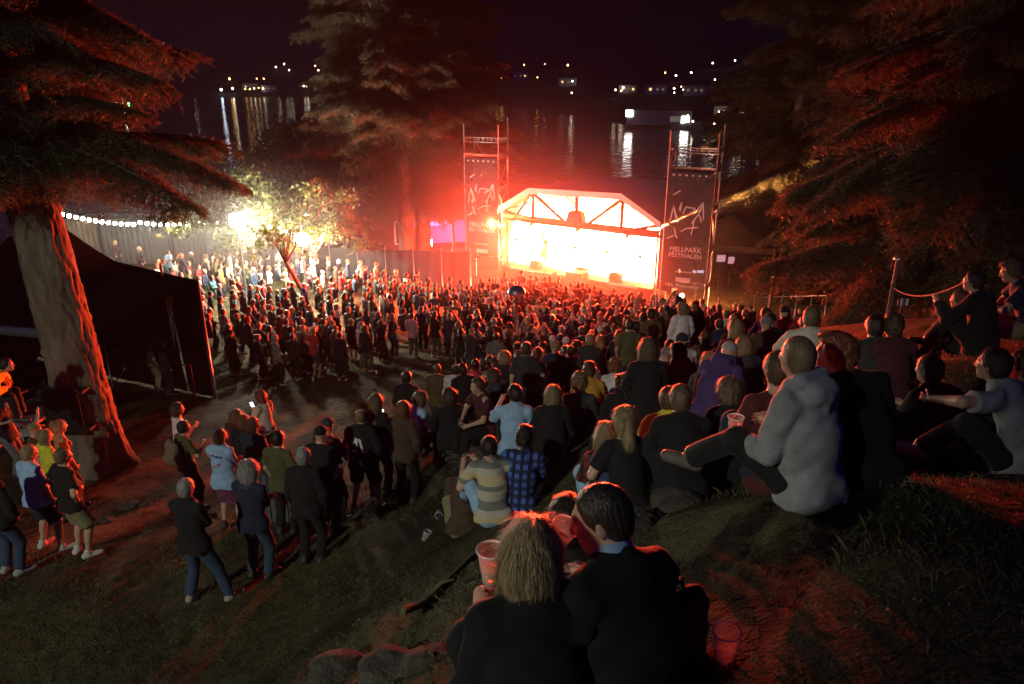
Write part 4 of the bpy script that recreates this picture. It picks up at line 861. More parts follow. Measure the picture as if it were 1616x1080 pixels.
# ------------------------------------------------------------------ string lights, floodlights
bulb_m = emis('bulb_glass', (1, .88, .66), 140)
bulb_me = MB().lathe([(.001, -.11), (.07, -.085), (.095, -.02), (.07, .04), (.02, .07)], 10).mesh('bulb', bulb_m)
cap_me = MB().lathe([(.024, .055), (.024, .1), (.001, .105)], 8).mesh('socket', M['blackpaint'])
def string_light(a, b, n_, sag, label, power):
    a, b = Vector(a), Vector(b); e = empty('string_light', a); tag(e, label, 'string light', 'festoon lights above the left side of the crowd')
    P = [(b - a) * t + Vector((0, 0, -sag * 4 * t * (1 - t))) for t in np.linspace(0, 1, 24)]
    MB().tube(P, .012, 5).build('cable', M['blackpaint'], e)
    for k in range(n_):
        t = (k + .5) / n_; p = (b - a) * t + Vector((0, 0, -sag * 4 * t * (1 - t) - .11)); q = obj('bulb', bulb_me, e); q.location = p; s_ = obj('socket', cap_me, q)
    for t in (.25, .75):
        d = bpy.data.lights.new('festoon_glow', 'POINT'); d.energy = power; d.color = (1, .86, .62); d.shadow_soft_size = .25; o = bpy.data.objects.new('festoon_glow', d); link(o, e); o.location = (b - a) * t + Vector((0, -.1, -sag * 3 - .3))
string_light(at(92, 333, 36.5), at(215, 351, 37.5), 12, .12, 'festoon string nearest the big spruce, over the marquee peak', 130)
string_light(at(215, 347, 37.5), at(300, 350, 38), 8, .08, 'short festoon string between the spruce and the containers', 130)
string_light(at(300, 347, 38), at(420, 345, 36), 12, .1, 'festoon string running into the lit leafy tree', 200)
string_light(at(420, 352, 35.5), at(512, 372, 35.5), 10, .15, 'festoon string between the two lit leafy trees', 250)
FL = emis('floodlight_glass', (1, .93, .74), 160)
def floodlight(p, aim, power, label, r_=.2, pole=True, col=(1, .9, .68), spot=None, soft=.2):
    p = Vector(p); g = hz(p.x, p.y); e = empty('floodlight', (p.x, p.y, g)); tag(e, label, 'floodlight', None); h_ = p.z - g
    MB().tube([(0, .12, 0), (0, .12, h_ + .1)], .05, 8).build('pole', M['dark_steel'], e)
    d = (Vector(aim) - p).normalized(); q = d.to_track_quat('-Z', 'Y').to_euler()
    mb = MB(); mb.box((0, 0, .08), (r_ * 2.2, r_ * 1.7, .14)); o = mb.build('housing', M['blackpaint'], e); o.location = (0, 0, h_); o.rotation_euler = q
    mb = MB()
    if r_ > .3: mb.lathe([(.001, -r_)] + [(r_ * math.cos(a), r_ * math.sin(a)) for a in np.linspace(-1.4, 1.4, 11)] + [(.001, r_)], 18, (0, 0, -r_ * .9))  # round glass, its shape standing in for the lamp's glare
    else: mb.box((0, 0, 0), (r_ * 2, r_ * 1.5, .015))
    o = mb.build('glass', FL, e); o.location = Vector((0, 0, h_)) + d * .0; o.rotation_euler = q
    L = bpy.data.lights.new('flood_beam', 'SPOT' if spot else 'POINT'); L.energy = power; L.color = col; L.shadow_soft_size = soft
    if spot: L.spot_size = R(spot); L.spot_blend = .4
    lo = bpy.data.objects.new('flood_beam', L); link(lo, e); lo.location = Vector((0, 0, h_)) + d * (.06 if spot else .3 + r_ * 1.6); lo.rotation_euler = q
floodlight(at(372, 345, 33.7), (0, 22, -9.5), WARM_W, 'glaring white floodlight inside the lit leafy tree', r_=.31)
floodlight(at(474, 376, 33.2), (1, 20, -9.5), WARM_W, 'glaring white floodlight between the two leafy trees', r_=.31)
floodlight(FLOOD_POS, (-3.7, 7.8, -6.3), FLOOD_W, 'site floodlight on a mast behind the hilltop viewers', col=(.93, .95, .74), spot=57, soft=.25)
floodlight(at(676, 384, 44.5), (-3, 40, -10), 900, 'white work light inside the blue tent', col=(.8, .88, 1), r_=.25)

# ------------------------------------------------------------------ containers, fence, tents, hut
M['contain'] = mat('container_paint', (.09, .10, .11), rough=.55, var=.2, scale=1.5, bump=.1)
M['contain2'] = mat('container_beige', (.25, .21, .16), rough=.6, var=.2, scale=1.5, bump=.1)
M['yellow'] = mat('yellow_sign', (.65, .45, .04), rough=.6, var=.1, bump=0)
def container(p, rz, wd, label, mt):
    e = empty('container', p, rz); tag(e, label, 'container', 'grey containers behind the festoon lights'); n_ = int(wd / .28); mb = MB(); V = []; F = []
    for i in range(n_ * 2 + 1):
        x = -wd / 2 + i * wd / (2 * n_); y = 0 if (i // 1) % 2 else .025; V += [[x, y, .12], [x, y, 2.5]]
    for i in range(n_ * 2): F.append([2 * i, 2 * i + 2, 2 * i + 3, 2 * i + 1])
    mb.add(V, F); mb.build('corrugated_panel', mt, e)
    MB().box((0, 1.25, 1.3), (wd, 2.3, 2.4)).build('body', mt, e); MB().box((0, .03, .06), (wd + .1, .16, .12)).build('bottom_rail', M['dark_steel'], e); MB().box((0, .03, 2.56), (wd + .1, .16, .12)).build('top_rail', mt, e)
    for s in (-1, 1): MB().box((s * wd / 2, .0, 1.3), (.12, .14, 2.5)).build('corner_post', M['dark_steel'], e)
    MB().box((wd * .18, -.06, 1.0), (.9, .05, 1.9)).build('door', mt, e); MB().box((wd * .18, -.1, 1.75), (.3, .02, .16)).build('warning_sign', M['yellow'], e)
    return e
for i, (u, wd, lab, mt) in enumerate([(158, 3.4, 'beige container farthest left behind the marquee roof', 'contain2'), (232, 5.0, 'grey container behind the gap in the festoon lights', 'contain'), (338, 4.6, 'light grey container with yellow sign right of the first grey one', 'contain'), (420, 4.4, 'grey container half hidden by the lit leafy tree', 'contain')]):
    q = at(u, 400, 41.5 - .3 * i); container((q.x, q.y, hz(q.x, q.y)), 0, wd, lab, M[mt])
def fence(px0, px1, Y0, Y1, n_, ht, label):
    a, b = gpt(px0, Y0), gpt(px1, Y1); e = empty('site_fence', a); tag(e, label, 'fence')
    for k in range(n_ + 1):
        q = a.lerp(b, k / n_); q.z = hz(q.x, q.y); MB().tube([(0, 0, -.2), (0, 0, ht + .15)], .035, 6).build('post', M['steel'], e).location = q - a
        if k < n_:
            q2 = a.lerp(b, (k + 1) / n_); q2.z = hz(q2.x, q2.y); d = q2 - q; nn = 9; V = []; F = []
            for i in range(nn):
                t = .02 + .96 * i / (nn - 1); w_ = .05 * math.sin(i * 1.9 + k); o_ = Vector((w_ * d.y, -w_ * d.x, 0)) / d.length
                for z in (.08, ht * .5, ht - .06 * math.sin(math.pi * t)): V.append(list(q - a + d * t + o_ + Vector((0, 0, z))))
            for i in range(nn - 1):
                for j in range(2): F.append([3 * i + j, 3 * i + 3 + j, 3 * i + 4 + j, 3 * i + 1 + j])
            MB().add(V, F, True).build('screen_panel', M['black'], e)
fence(520, 742, 37, 36.3, 5, 2.05, 'fence of black screens between the twin spruces and the crowd')
M['blue'] = mat('blue_tarpaulin', (.10, .13, .42), rough=.6, var=.15, scale=2, bump=.2, bscale=5)
def tent(p, rz, wd, dp, eave, peak, label, roofm, wallm=None, back=True):
    e = empty('tent', p, rz); tag(e, label, 'tent'); mb = MB(); n_ = 6
    C = [(-wd / 2, -dp / 2), (wd / 2, -dp / 2), (wd / 2, dp / 2), (-wd / 2, dp / 2)]
    for i in range(4):
        a, b = C[i], C[(i + 1) % 4]; V = []; F = []
        for j in range(n_ + 1):
            t = j / n_; z = eave + (peak - eave) * (t ** 1.35); k = 1 - t
            V += [[a[0] * k, a[1] * k, z], [b[0] * k, b[1] * k, z]]
        for j in range(n_): F.append([2 * j, 2 * j + 1, 2 * j + 3, 2 * j + 2])
        mb.add(V, F, True)
    mb.build('roof', roofm, e)
    for i in range(4):
        a, b = C[i], C[(i + 1) % 4]; MB().add([[a[0] * 1.005, a[1] * 1.005, eave + .01], [b[0] * 1.005, b[1] * 1.005, eave + .01], [b[0] * 1.005, b[1] * 1.005, eave - .28], [a[0] * 1.005, a[1] * 1.005, eave - .28]], [[0, 1, 2, 3]]).build('valance', roofm, e)
    for x, y in C: MB().tube([(x * .985, y * .985, 0), (x * .985, y * .985, eave)], .04, 6).build('post', M['steel'], e)
    if wallm:
        for i in range(4):
            if not back and i == 0: continue
            a, b = C[i], C[(i + 1) % 4]; V = []; F = []
            for j in range(13):
                t = j / 12; k = .975 + .008 * math.sin(j * 2.2); x, y = a[0] + (b[0] - a[0]) * t, a[1] + (b[1] - a[1]) * t; V += [[x * k, y * k, .05], [x * k, y * k, eave - .05]]
            for j in range(12): F.append([2 * j, 2 * j + 2, 2 * j + 3, 2 * j + 1])
            MB().add(V, F, True).build('wall', wallm, e)
    return e
q = gpt(708, 46.5); tent(q, R(10), 5, 4, 2.3, 3.6, 'blue topped tent lit from inside left of the left tower', M['blue'], M['blue'], back=False)
q = gpt(1150, 38); q.z = -10.5; tent(q, R(-20), 4.6, 4, 2.3, 3.5, 'small tent with lit screens right of the right tower', M['black'], M['black'], back=False)
SCR = emis('screen_glow', (1, .45, .55), .55)
for u, v, a in ((1138, 408, .42), (1154, 411, .3)):
    p_ = at(u, v, 35.6); e = empty('screen', p_, 0); tag(e, 'glowing pinkish screen in the tent right of the tower, %s of two' % ('left' if u < 1145 else 'right'), 'screen'); MB().box((0, 0, 0), (a, .03, .34)).build('panel', SCR, e); MB().box((0, .03, -.0), (a + .06, .04, .4)).build('frame', M['blackpaint'], e); MB().tube([(0, .04, -.2), (0, .04, -2.0)], .02, 6).build('stand', M['blackpaint'], e)
p_ = at(1102, 429, 34.0); e = empty('mixing_lamp', p_); tag(e, 'bluish white work lamp at the foot of the right tower', 'work lamp'); MB().box((0, 0, 0), (.5, .12, .1)).build('diffuser', emis('work_lamp', (.85, .75, 1), 12), e); MB().box((0, .09, .0), (.56, .05, .16)).build('housing', M['blackpaint'], e); MB().tube([(0, .09, -.08), (0, .09, -1.6)], .025, 6).build('stand', M['blackpaint'], e)
q = gpt(628, 45.5); e = empty('hut', q, R(6)); tag(e, 'red wooden hut with a white window frame behind the black fence', 'hut')
MB().box((0, 1.5, 1.2), (4.2, 3, 2.4)).build('wall', M['redwood'], e); mb = MB(); mb.add([[-2.3, -.3, 2.4], [2.3, -.3, 2.4], [2.3, 3.3, 2.4], [-2.3, 3.3, 2.4], [-2.3, 1.5, 3.4], [2.3, 1.5, 3.4]], [[0, 1, 5, 4], [2, 3, 4, 5], [0, 4, 3], [1, 2, 5], [3, 2, 1, 0]]); mb.build('roof', M['dark_steel'], e)
wn_ = MB().box((.3, -.03, 1.25), (.7, .06, 1.3)).build('window', M['blackpaint'], e); mb = MB()
for s in (-1, 1): mb.box((.3 + s * .4, -.04, 1.25), (.12, .1, 1.5))
mb.box((.3, -.04, 1.96), (.68, .1, .12)); mb.box((.3, -.04, .54), (.68, .1, .12)); mb.build('frame', M['whitepaint'], wn_)
M['velvet'] = mat('black_drape', (.006, .006, .007), rough=1, var=.3, scale=3, bump=.3, bscale=12, spec=.05)
# black marquee by the spruce
def marquee():
    A = [at(310, 437, 19.2), at(118, 548, 14.6), at(-130, 470, 15.5), at(20, 395, 25)]; zE = -5.3
    A = [Vector((a.x, a.y, zE)) for a in A]; pk = at(105, 362, 21.5); e = empty('marquee', Vector((pk.x, pk.y, hz(pk.x, pk.y)))); tag(e, 'big black peaked marquee behind the lit spruce trunk', 'marquee'); o0 = Vector(e.location); mb = MB()
    for i in range(4):
        a, b = A[i] - o0, A[(i + 1) % 4] - o0; c = pk - o0; V = []; F = []; n_ = 8; m_ = 8
        for j in range(n_ + 1):
            t = j / n_
            for k in range(m_ + 1):
                s = k / m_; x = a.lerp(b, s).lerp(c, t); x.z -= .45 * math.sin(math.pi * t) * 1.0 + (.12 * math.sin(math.pi * s) if j == 0 else 0); V.append(list(x))
        for j in range(n_):
            for k in range(m_): F.append([j * (m_ + 1) + k, j * (m_ + 1) + k + 1, (j + 1) * (m_ + 1) + k + 1, (j + 1) * (m_ + 1) + k])
        mb.add(V, F, True)
    mb.build('roof', M['velvet'], e)
    for i in range(4):
        a, b = A[i] - o0, A[(i + 1) % 4] - o0; g = hz(A[i].x, A[i].y) - o0.z
        MB().tube([Vector((a.x, a.y, g)), a], .05, 8).build('post', M['steel'], e)
        if i in (2, 3):
            V = []; F = []
            for k in range(17):
                s = k / 16; x = a.lerp(b, s); g2 = hz(x.x + o0.x, x.y + o0.y) - o0.z; w_ = .06 * math.sin(k * 2.3); V += [[x.x + w_, x.y - w_, g2 + .05], [x.x, x.y, x.z - .02]]
            for k in range(16): F.append([2 * k, 2 * k + 2, 2 * k + 3, 2 * k + 1])
            MB().add(V, F, True).build('wall', M['velvet'], e)
    MB().tube([A[1] - o0 + Vector((0, 0, .02)), A[2] - o0 + Vector((0, 0, .02))], .11, 8).build('eave_beam', M['steel'], e)
marquee()
# park lamps with domes
domem = mat('dome_metal', (.75, .50, .30), rough=.35, metal=.9, var=.15, scale=5, bump=.05)
def park_lamp(p, dia, label, mt):
    g = hz(p.x, p.y); h_ = p.z - g; e = empty('park_lamp', (p.x, p.y, g)); tag(e, label, 'park lamp', 'dome topped park lamps'); r_ = dia / 2
    MB().tube([(0, 0, -.3), (0, 0, h_ - r_ * .1)], .045, 10).build('pole', M['steel'], e)
    MB().lathe([(r_ * .98, -r_ * .15), (r_, 0)] + [(r_ * math.cos(a), r_ * .8 * math.sin(a)) for a in np.linspace(.12, 1.5, 9)] + [(.001, r_ * .81)], 24, (0, 0, h_)).build('dome', mt, e)
    MB().lathe([(.001, -r_ * .45), (r_ * .5, -r_ * .38), (r_ * .66, -r_ * .15)], 18, (0, 0, h_)).build('diffuser', M['whitepaint'], e)
park_lamp(at(1221, 437, 24.5), .5, 'tall dome lamp on a thin pole right of the stage', domem)
park_lamp(at(1418, 409, 14.5), .18, 'small orange lit dome lamp before the dark trees', domem)
park_lamp(at(815, 462, 22.5), .6, 'silver dome lamp standing in the middle of the crowd', M['steel'])
# railings and scaffold by the spruce, ramp
def railing(a, b, ht, n_, label, mt=None, diag=True, mid=True, name='railing', tall=None):
    mt = mt or M['steel']; a, b = Vector(a), Vector(b); e = empty(name, a); tag(e, label, 'railing')
    for k in range(n_ + 1):
        q = a.lerp(b, k / n_); hh = ht + (tall if tall and k == 0 else .1); MB().tube([(0, 0, -.1), (0, 0, hh)], .028, 7).build('post', mt, e).location = q - a
    for z in ([ht, ht * .5] if mid else [ht]): MB().tube([Vector((0, 0, z)), b - a + Vector((0, 0, z))], .024, 7).build('rail', mt, e)
    if diag:
        for k in range(n_): q, q2 = (b - a) * (k / n_), (b - a) * ((k + 1) / n_); MB().tube([q + Vector((0, 0, .05)), q2 + Vector((0, 0, ht * .95))], .02, 6).build('brace', mt, e)
def G(u, v, dz=0): p = ground_at(u, v); p.z = hz(p.x, p.y) + dz; return p
railing(G(178, 612), G(232, 590), 1.1, 1, 'steel scaffold railing right of the spruce trunk', tall=1.0)
railing(G(236, 600), G(310, 640), 1.1, 2, 'dark railing running from the two watching men to the crowd', mt=M['dark_steel'], diag=False)
railing(G(30, 690), G(128, 640), 1.0, 2, 'steel ramp railing with a diagonal brace at the left edge')
railing(G(1188, 505), G(1300, 505), 1.0, 5, 'thin pale handrail along the bank beyond the right crowd', diag=False, mid=False)
p_ = G(288, 620); e = empty('lighting_stand', p_); tag(e, 'red lit tripod stand at the right corner of the marquee', 'stand')
for k, (dx, dy) in enumerate(((-.1, .2), (.12, -.05), (.3, .1))): MB().tube([(dx * 2.2, dy * 2.2, 0), (dx * .1, dy * .1, 3.4)], .03, 6).build('leg', M['steel'], e)
MB().tube([(0, 0, 1.5), (0, 0, 4.0)], .03, 6).build('mast', M['steel'], e)
e = empty('ramp', G(20, 700)); tag(e, 'grey metal ramp platform at the left edge', 'ramp'); d_ = (G(126, 655) - G(20, 700)); d_.z += .3
for k in range(5): 
    c_ = d_ * ((k + .5) / 5); MB().box(c_ + Vector((0, 0, .45)), (d_.length / 5 * .93, 1.1, .06), Euler((0, -math.atan2(d_.z, d_.xy.length), math.atan2(d_.y, d_.x))).to_matrix()).build('deck_plate', M['steel'], e)
for z in (.15, .38): MB().tube([Vector((.0, -.5, z)), d_ + Vector((0, -.5, z))], .04, 6).build('side_beam', M['steel'], e)
# board strapped to the spruce trunk
q = Vector((TL.x + .0, TL.y - .62, TL.z + 1.55)); e = empty('notice_board', q, R(0)); tag(e, 'dark glossy board strapped to the pale spruce trunk', 'notice board')
MB().box((-.08, 0, 0), (.72, .05, 1.0)).build('panel', mat('dark_gloss', (.02, .018, .015), rough=.12, var=.4, scale=2, bump=.1, bscale=3), e)
for z in (.4, -.4): MB().box((-.08, .28, z), (.9, .5, .05)).build('strap', M['black'], e)
# white sign on stake, rope
p_ = at(1425, 477, 15); e = empty('paper_sign', p_); tag(e, 'small white paper sign on a stake before the dark bushes', 'sign'); MB().box((0, 0, 0), (.22, .01, .16)).build('sheet', M['whitepaint'], e); MB().box((0, .02, -.5), (.04, .02, 1.2)).build('stake', M['wood'], e)
a_, b_2 = at(1408, 453, 14), at(1545, 432, 9.5); e = empty('rope', a_); tag(e, 'thin rope sagging from the right bank to a seated viewer', 'rope')
MB().tube([(b_2 - a_) * t + Vector((0, 0, -.25 * 4 * t * (1 - t))) for t in np.linspace(0, 1, 14)], .012, 5).build('cord', M['wood'], e)
for p2 in (a_, b_2): MB().tube([p2 - a_ + Vector((0, 0, .05)), Vector((p2.x, p2.y, hz(p2.x, p2.y) - .1)) - a_], .025, 6).build('stake', M['wood'], e)
# ------------------------------------------------------------------ people
SK = [(.46, .28, .20), (.40, .235, .165), (.50, .32, .24), (.34, .19, .13)]
HC = {'dark': (.025, .018, .013), 'brown': (.085, .05, .028), 'light brown': (.17, .11, .06), 'blonde': (.34, .245, .13), 'grey': (.33, .32, .31), 'red': (.24, .08, .03), 'white': (.6, .6, .58)}
CC = {'ink': (.007, .0075, .009), 'black': (.013, .013, .015), 'charcoal': (.04, .04, .043), 'navy': (.018, .024, .05), 'dark green': (.025, .04, .028), 'maroon': (.07, .018, .022), 'brown': (.07, .045, .03), 'grey': (.16, .16, .165), 'denim blue': (.035, .06, .11),
      'light blue': (.28, .43, .64), 'white': (.62, .61, .6), 'ash': (.27, .28, .30), 'cream': (.5, .45, .36), 'pink': (.5, .28, .28), 'khaki': (.22, .19, .10), 'olive': (.08, .08, .035), 'red': (.32, .03, .03), 'mustard': (.45, .28, .04), 'purple': (.07, .04, .14), 'teal': (.03, .11, .12), 'yellow': (.62, .58, .05), 'plum': (.14, .04, .08), 'blue': (.05, .11, .35)}
def pose(**k): return k
FOLD = dict(hl=(.10, .21, 1.16), hR=(-.10, .22, 1.13), el=(-1, -.2, -.6), er=(1, -.2, -.6))
PHONE = dict(hl=(-.05, .28, 1.22), hR=(.06, .28, 1.24), el=(-.6, -.2, -1), er=(.6, -.2, -1), hp=.3)
POCK = dict(hl=(-.19, .10, .88), hR=(.19, .10, .88), el=(-1, -.6, 0), er=(1, -.6, 0))
HIPS = dict(hl=(-.19, .02, .99), hR=(.19, .02, .99), el=(-1, -.5, 0), er=(1, -.5, 0))
DRINK = dict(hR=(.14, .27, 1.24), er=(.8, -.3, -1))
UPR = dict(hR=(.26, .12, 1.92), er=(1, .1, -.2)); UPB = dict(UPR, hl=(-.26, .12, 1.92), el=(-1, .1, -.2))
FILM = dict(hR=(.05, .34, 1.68), hl=(-.05, .34, 1.66), el=(-.8, 0, -1), er=(.8, 0, -1), hp=-.05)
SIT = dict(pz=.12, lean=.33, slouch=.25, fl=(-.14, .50, .02), fr=(.14, .48, .02), kl=(-.3, .2, 1), kr=(.3, .2, 1), hl=(-.05, .40, .36), hR=(.06, .40, .36), el=(-.6, -.3, -1), er=(.6, -.3, -1), hp=.1)
SITUP = dict(SIT, lean=.14, slouch=.14, hl=(-.10, .36, .30), hR=(.10, .35, .30))
SITX = dict(SIT, fl=(.10, .44, .10), fr=(-.10, .40, .10), kl=(-1, .1, .35), kr=(1, .1, .35), hl=(-.10, .32, .22), hR=(.10, .32, .22), lean=.28)
BENCH = dict(pz=.54, lean=.12, slouch=.12, fl=(-.13, .46, .08), fr=(.13, .44, .08), kl=(-.15, 1, .4), kr=(.15, 1, .4), hl=(-.12, .36, .66), hR=(.12, .36, .66), el=(-1, -.3, -.2), er=(1, -.3, -.2))
n_uniq = [0]
DEPTH = {(950, 772): 2.4, (838, 826): 2.3, (897, 786): 3.0, (1262, 532): 4.0, (1322, 529): 4.3, (1230, 557): 4.7, (1572, 552): 5.1, (1618, 556): 5.2, (1470, 562): 5.8, (1540, 428): 8, (1518, 458): 8.6, (1598, 414): 8.5,
 (772, 690): 7.8, (738, 722): 8.7, (828, 675): 7.8, (988, 645): 6.2, (957, 668): 6.5, (1075, 609): 5.9, (1057, 612): 6.5, (1152, 598): 6.3, (1152, 541): 8, (1162, 506): 10, (1120, 557): 8.5, (1024, 536): 8.5, (873, 609): 9, (915, 590): 9.5, (982, 592): 9.3, (930, 573): 10.5, (812, 608): 9.2,
 (642, 587): 13.5, (8, 566): 12.5, (664, 619): 12, (708, 614): 11.2, (753, 598): 10.7, (776, 583): 11.6, (593, 623): 11, (636, 634): 11}
def hero(u, v, po, top, bottom, hair, hcol, tcol, bcol, label, scale=1.0, turn=0.0, rz=None, skin=0, shoe=(.04, .04, .04), h=.014, topmat=None, shoes=True, ret=False, group=None, hs=1.0, tmax=46, near=None, d=None):
    near = NEAR if near is None else near
    n_uniq[0] += 1
    if rz is None and (u, v) in DEPTH: P_ = ray(u, v) * DEPTH[(u, v)]; rz = face_stage(P_[0], P_[1]) + turn
    D = make_person_meshes('viewer%d' % n_uniq[0], po, top, bottom, h=h, shoes=shoes)
    a = rz if rz is not None else 0.0; p, t = solve_place(D, u, v, a, scale, tmax, near)
    if rz is None:
        for _ in range(2): a = face_stage(p.x, p.y) + turn; p, t = solve_place(D, u, v, a, scale, tmax, near)
    if d is None: d = DEPTH.get((u, v))
    if d is not None:
        P_ = ray(u, v) * d; S = D['S']; q_ = rotz(a) @ (S['H'] * scale); p = Vector((P_[0] - q_[0], P_[1] - q_[1], P_[2] - S['top'] * scale)); dz_ = hz(p.x, p.y) - p.z
    o = place_person(D, p, a, scale, dict(skin=SK[skin], hair=HC.get(hcol, CC.get(hcol)) if isinstance(hcol, str) else hcol, top=CC[tcol], bottom=CC[bcol], shoe=shoe), hair, label, group, hs, topmat)
    HEADS.append((p.x, p.y)); LAST[0] = (o, D); return (o, D)
HEADS = []; LAST = [None]
def world_of(o, D, q, scale=1.0):
    c, s = math.cos(o.rotation_euler.z), math.sin(o.rotation_euler.z); k = o.scale[0]; return Vector((o.location.x + k * (c * q[0] - s * q[1]), o.location.y + k * (s * q[0] + c * q[1]), o.location.z + k * q[2]))
def clothtex(name, kind, a, b, c=None, sc=20.):
    m = mat(name, a, rough=.85, var=.2, scale=14, bump=.25, bscale=150); n = m.node_tree.nodes; l = m.node_tree.links; bs = n['Principled BSDF']
    tc = [q for q in n if q.bl_idname == 'ShaderNodeTexCoord'][0]; sep = n.new('ShaderNodeSeparateXYZ'); l.new(tc.outputs['Object'], sep.inputs[0])
    def band(o, f, th):
        m1 = n.new('ShaderNodeMath'); m1.operation = 'MULTIPLY'; l.new(o, m1.inputs[0]); m1.inputs[1].default_value = f
        m2 = n.new('ShaderNodeMath'); m2.operation = 'SINE'; l.new(m1.outputs[0], m2.inputs[0]); m3 = n.new('ShaderNodeMath'); m3.operation = 'GREATER_THAN'; l.new(m2.outputs[0], m3.inputs[0]); m3.inputs[1].default_value = th; return m3.outputs[0]
    def mx(f, x, y):
        q = n.new('ShaderNodeMix'); q.data_type = 'RGBA'; l.new(f, q.inputs[0])
        for i, z in ((6, x), (7, y)):
            if isinstance(z, tuple): q.inputs[i].default_value = (*z, 1)
            else: l.new(z, q.inputs[i])
        return q.outputs[2]
    if kind == 'stripe': col = mx(band(sep.outputs[2], sc, .1), a, b); col = mx(band(sep.outputs[2], sc * .5, .75), col, c or b)
    else: col = mx(band(sep.outputs[2], sc, .0), a, b); col = mx(band(sep.outputs[0], sc, .2), col, c or a)
    l.new(col, bs.inputs['Base Color']); return m
# --- nearest viewers
NEAR = True
hero(950, 772, dict(SIT, lean=.22, slouch=.2, hy=.75, hp=.32, hr=.1, yaw=.25, hl=(-.06, .34, .30)), 'jacket', 'trousers', 'buzz', 'dark', 'ink', 'ink', 'man in dark jacket and light blue shirt leaning towards the nearest blonde', rz=.38, h=.009)
mo, mD = LAST[0]; S_ = mD['S']; F = Field(*bounds(S_), .008); Rc_ = S_['Rc']
F.cone(S_['N'] - Rc_ @ np.array([0, .0, .03]), S_['nb'] + Rc_ @ np.array([0, .01, .05]), .082, .068, .01); F.cut(S_['nb'] + Rc_ @ np.array([0, 0, .052]), Rc_[:, 2]); F.ell(S_['N'] + Rc_ @ np.array([-.015, .10, -.13]), Rc_, (.062, .045, .13), .02)
F.noise(.003, 40, 1); V_, Q_ = F.mesh(); obj('shirt_collar', mesh_np('shirt_collar', V_, Q_, M['cloth']), mo, (.22, .36, .55))
cpl = hero(838, 826, dict(SIT, fem=1, lean=.2, slouch=.12, hp=.12, hl=(-.16, .36, .40), el=(-.3, -.6, -1), hy=-.15), 'jacket', 'trousers', 'long', 'blonde', 'ink', 'ink', 'long haired blonde woman in dark jacket seated beside the leaning man', rz=.12, h=.009, scale=.96, hs=1.04)
hero(897, 786, dict(SITUP, hR=(.02, .3, .62), er=(.8, 0, -1)), 'jacket', 'trousers', 'short', 'dark', 'black', 'black', 'dark haired viewer in black sitting just beyond the two nearest heads', rz=.1, h=.012, scale=.95)
hood = hero(1262, 532, dict(SITUP, fat=.015, lean=.18, fl=(-.2, .66, .02), fr=(.14, .46, .02), hl=(-.14, .36, .26), hR=(.14, .34, .30), el=(-.5, -.5, -1), hy=-.35, hp=.02), 'hoodie', 'trousers', 'buzz', 'light brown', 'ash', 'black', 'man in grey hooded sweatshirt sitting with one leg stretched out and a beer', rz=.62, h=.011, shoe=(.10, .09, .08), scale=1.03)
hero(1322, 529, dict(SITUP, lean=.2, hy=.95, hp=.1, side=-.28), 'jacket', 'trousers', 'crop', 'red', 'ink', 'ink', 'red haired man in black jacket turning towards the man in the grey hooded sweatshirt', rz=.15, h=.011, scale=1.06)
hero(1230, 557, dict(SITUP, lean=.1), 'tee', 'trousers', 'short', 'brown', 'maroon', 'navy', 'viewer half hidden behind the left shoulder of the grey hooded man', rz=.1, tmax=20)
teeman = hero(1572, 552, dict(SIT, lean=.30, slouch=.3, hl=(-.34, .50, .48), hR=(.12, .38, .36), fl=(-.22, .56, .03), el=(-.6, -.3, .2), hp=.05), 'shirt', 'trousers', 'short', 'dark', 'ash', 'black', 'man in pale grey shirt sitting on the right bank, arm on his knee', rz=.62, h=.011, shoe=(.4, .38, .35))
hero(1618, 556, dict(SITUP, hy=.5), 'jacket', 'trousers', 'short', 'brown', 'black', 'black', 'viewer with red-lit face cut off by the right edge of the frame', rz=.4)
hero(1470, 562, dict(SIT, lean=.1, hl=(-.3, .3, .1)), 'jacket', 'trousers', 'short', 'dark', 'black', 'charcoal', 'dark figure crouched low between the grey hooded man and the pale shirted man', rz=.3)
hero(1540, 428, dict(SIT, lean=.15, hy=.25, hl=(-.2, .44, .5)), 'jacket', 'trousers', 'short', 'dark', 'black', 'black', 'viewer in black at the end of the rope with a red-lit profile', rz=.55)
hero(1518, 458, dict(SIT, lean=.2), 'jacket', 'trousers', 'short', 'brown', 'charcoal', 'black', 'viewer sitting low beside the one at the end of the rope', rz=.5)
hero(1598, 414, dict(BENCH, lean=.3, slouch=.2, hl=(-.08, .45, .72), hp=.35, fl=(-.13, .5, .08)), 'tee', 'shorts', 'crop', 'light brown', 'navy', 'khaki', 'man in navy t-shirt and shorts sitting high at the right edge', rz=1.15, h=.012)
hero(1232, 660, dict(SIT, lean=.4), 'jacket', 'trousers', 'short', 'dark', 'black', 'black', 'dark crouched viewer in front of the grey hooded man', rz=.2) if False else None
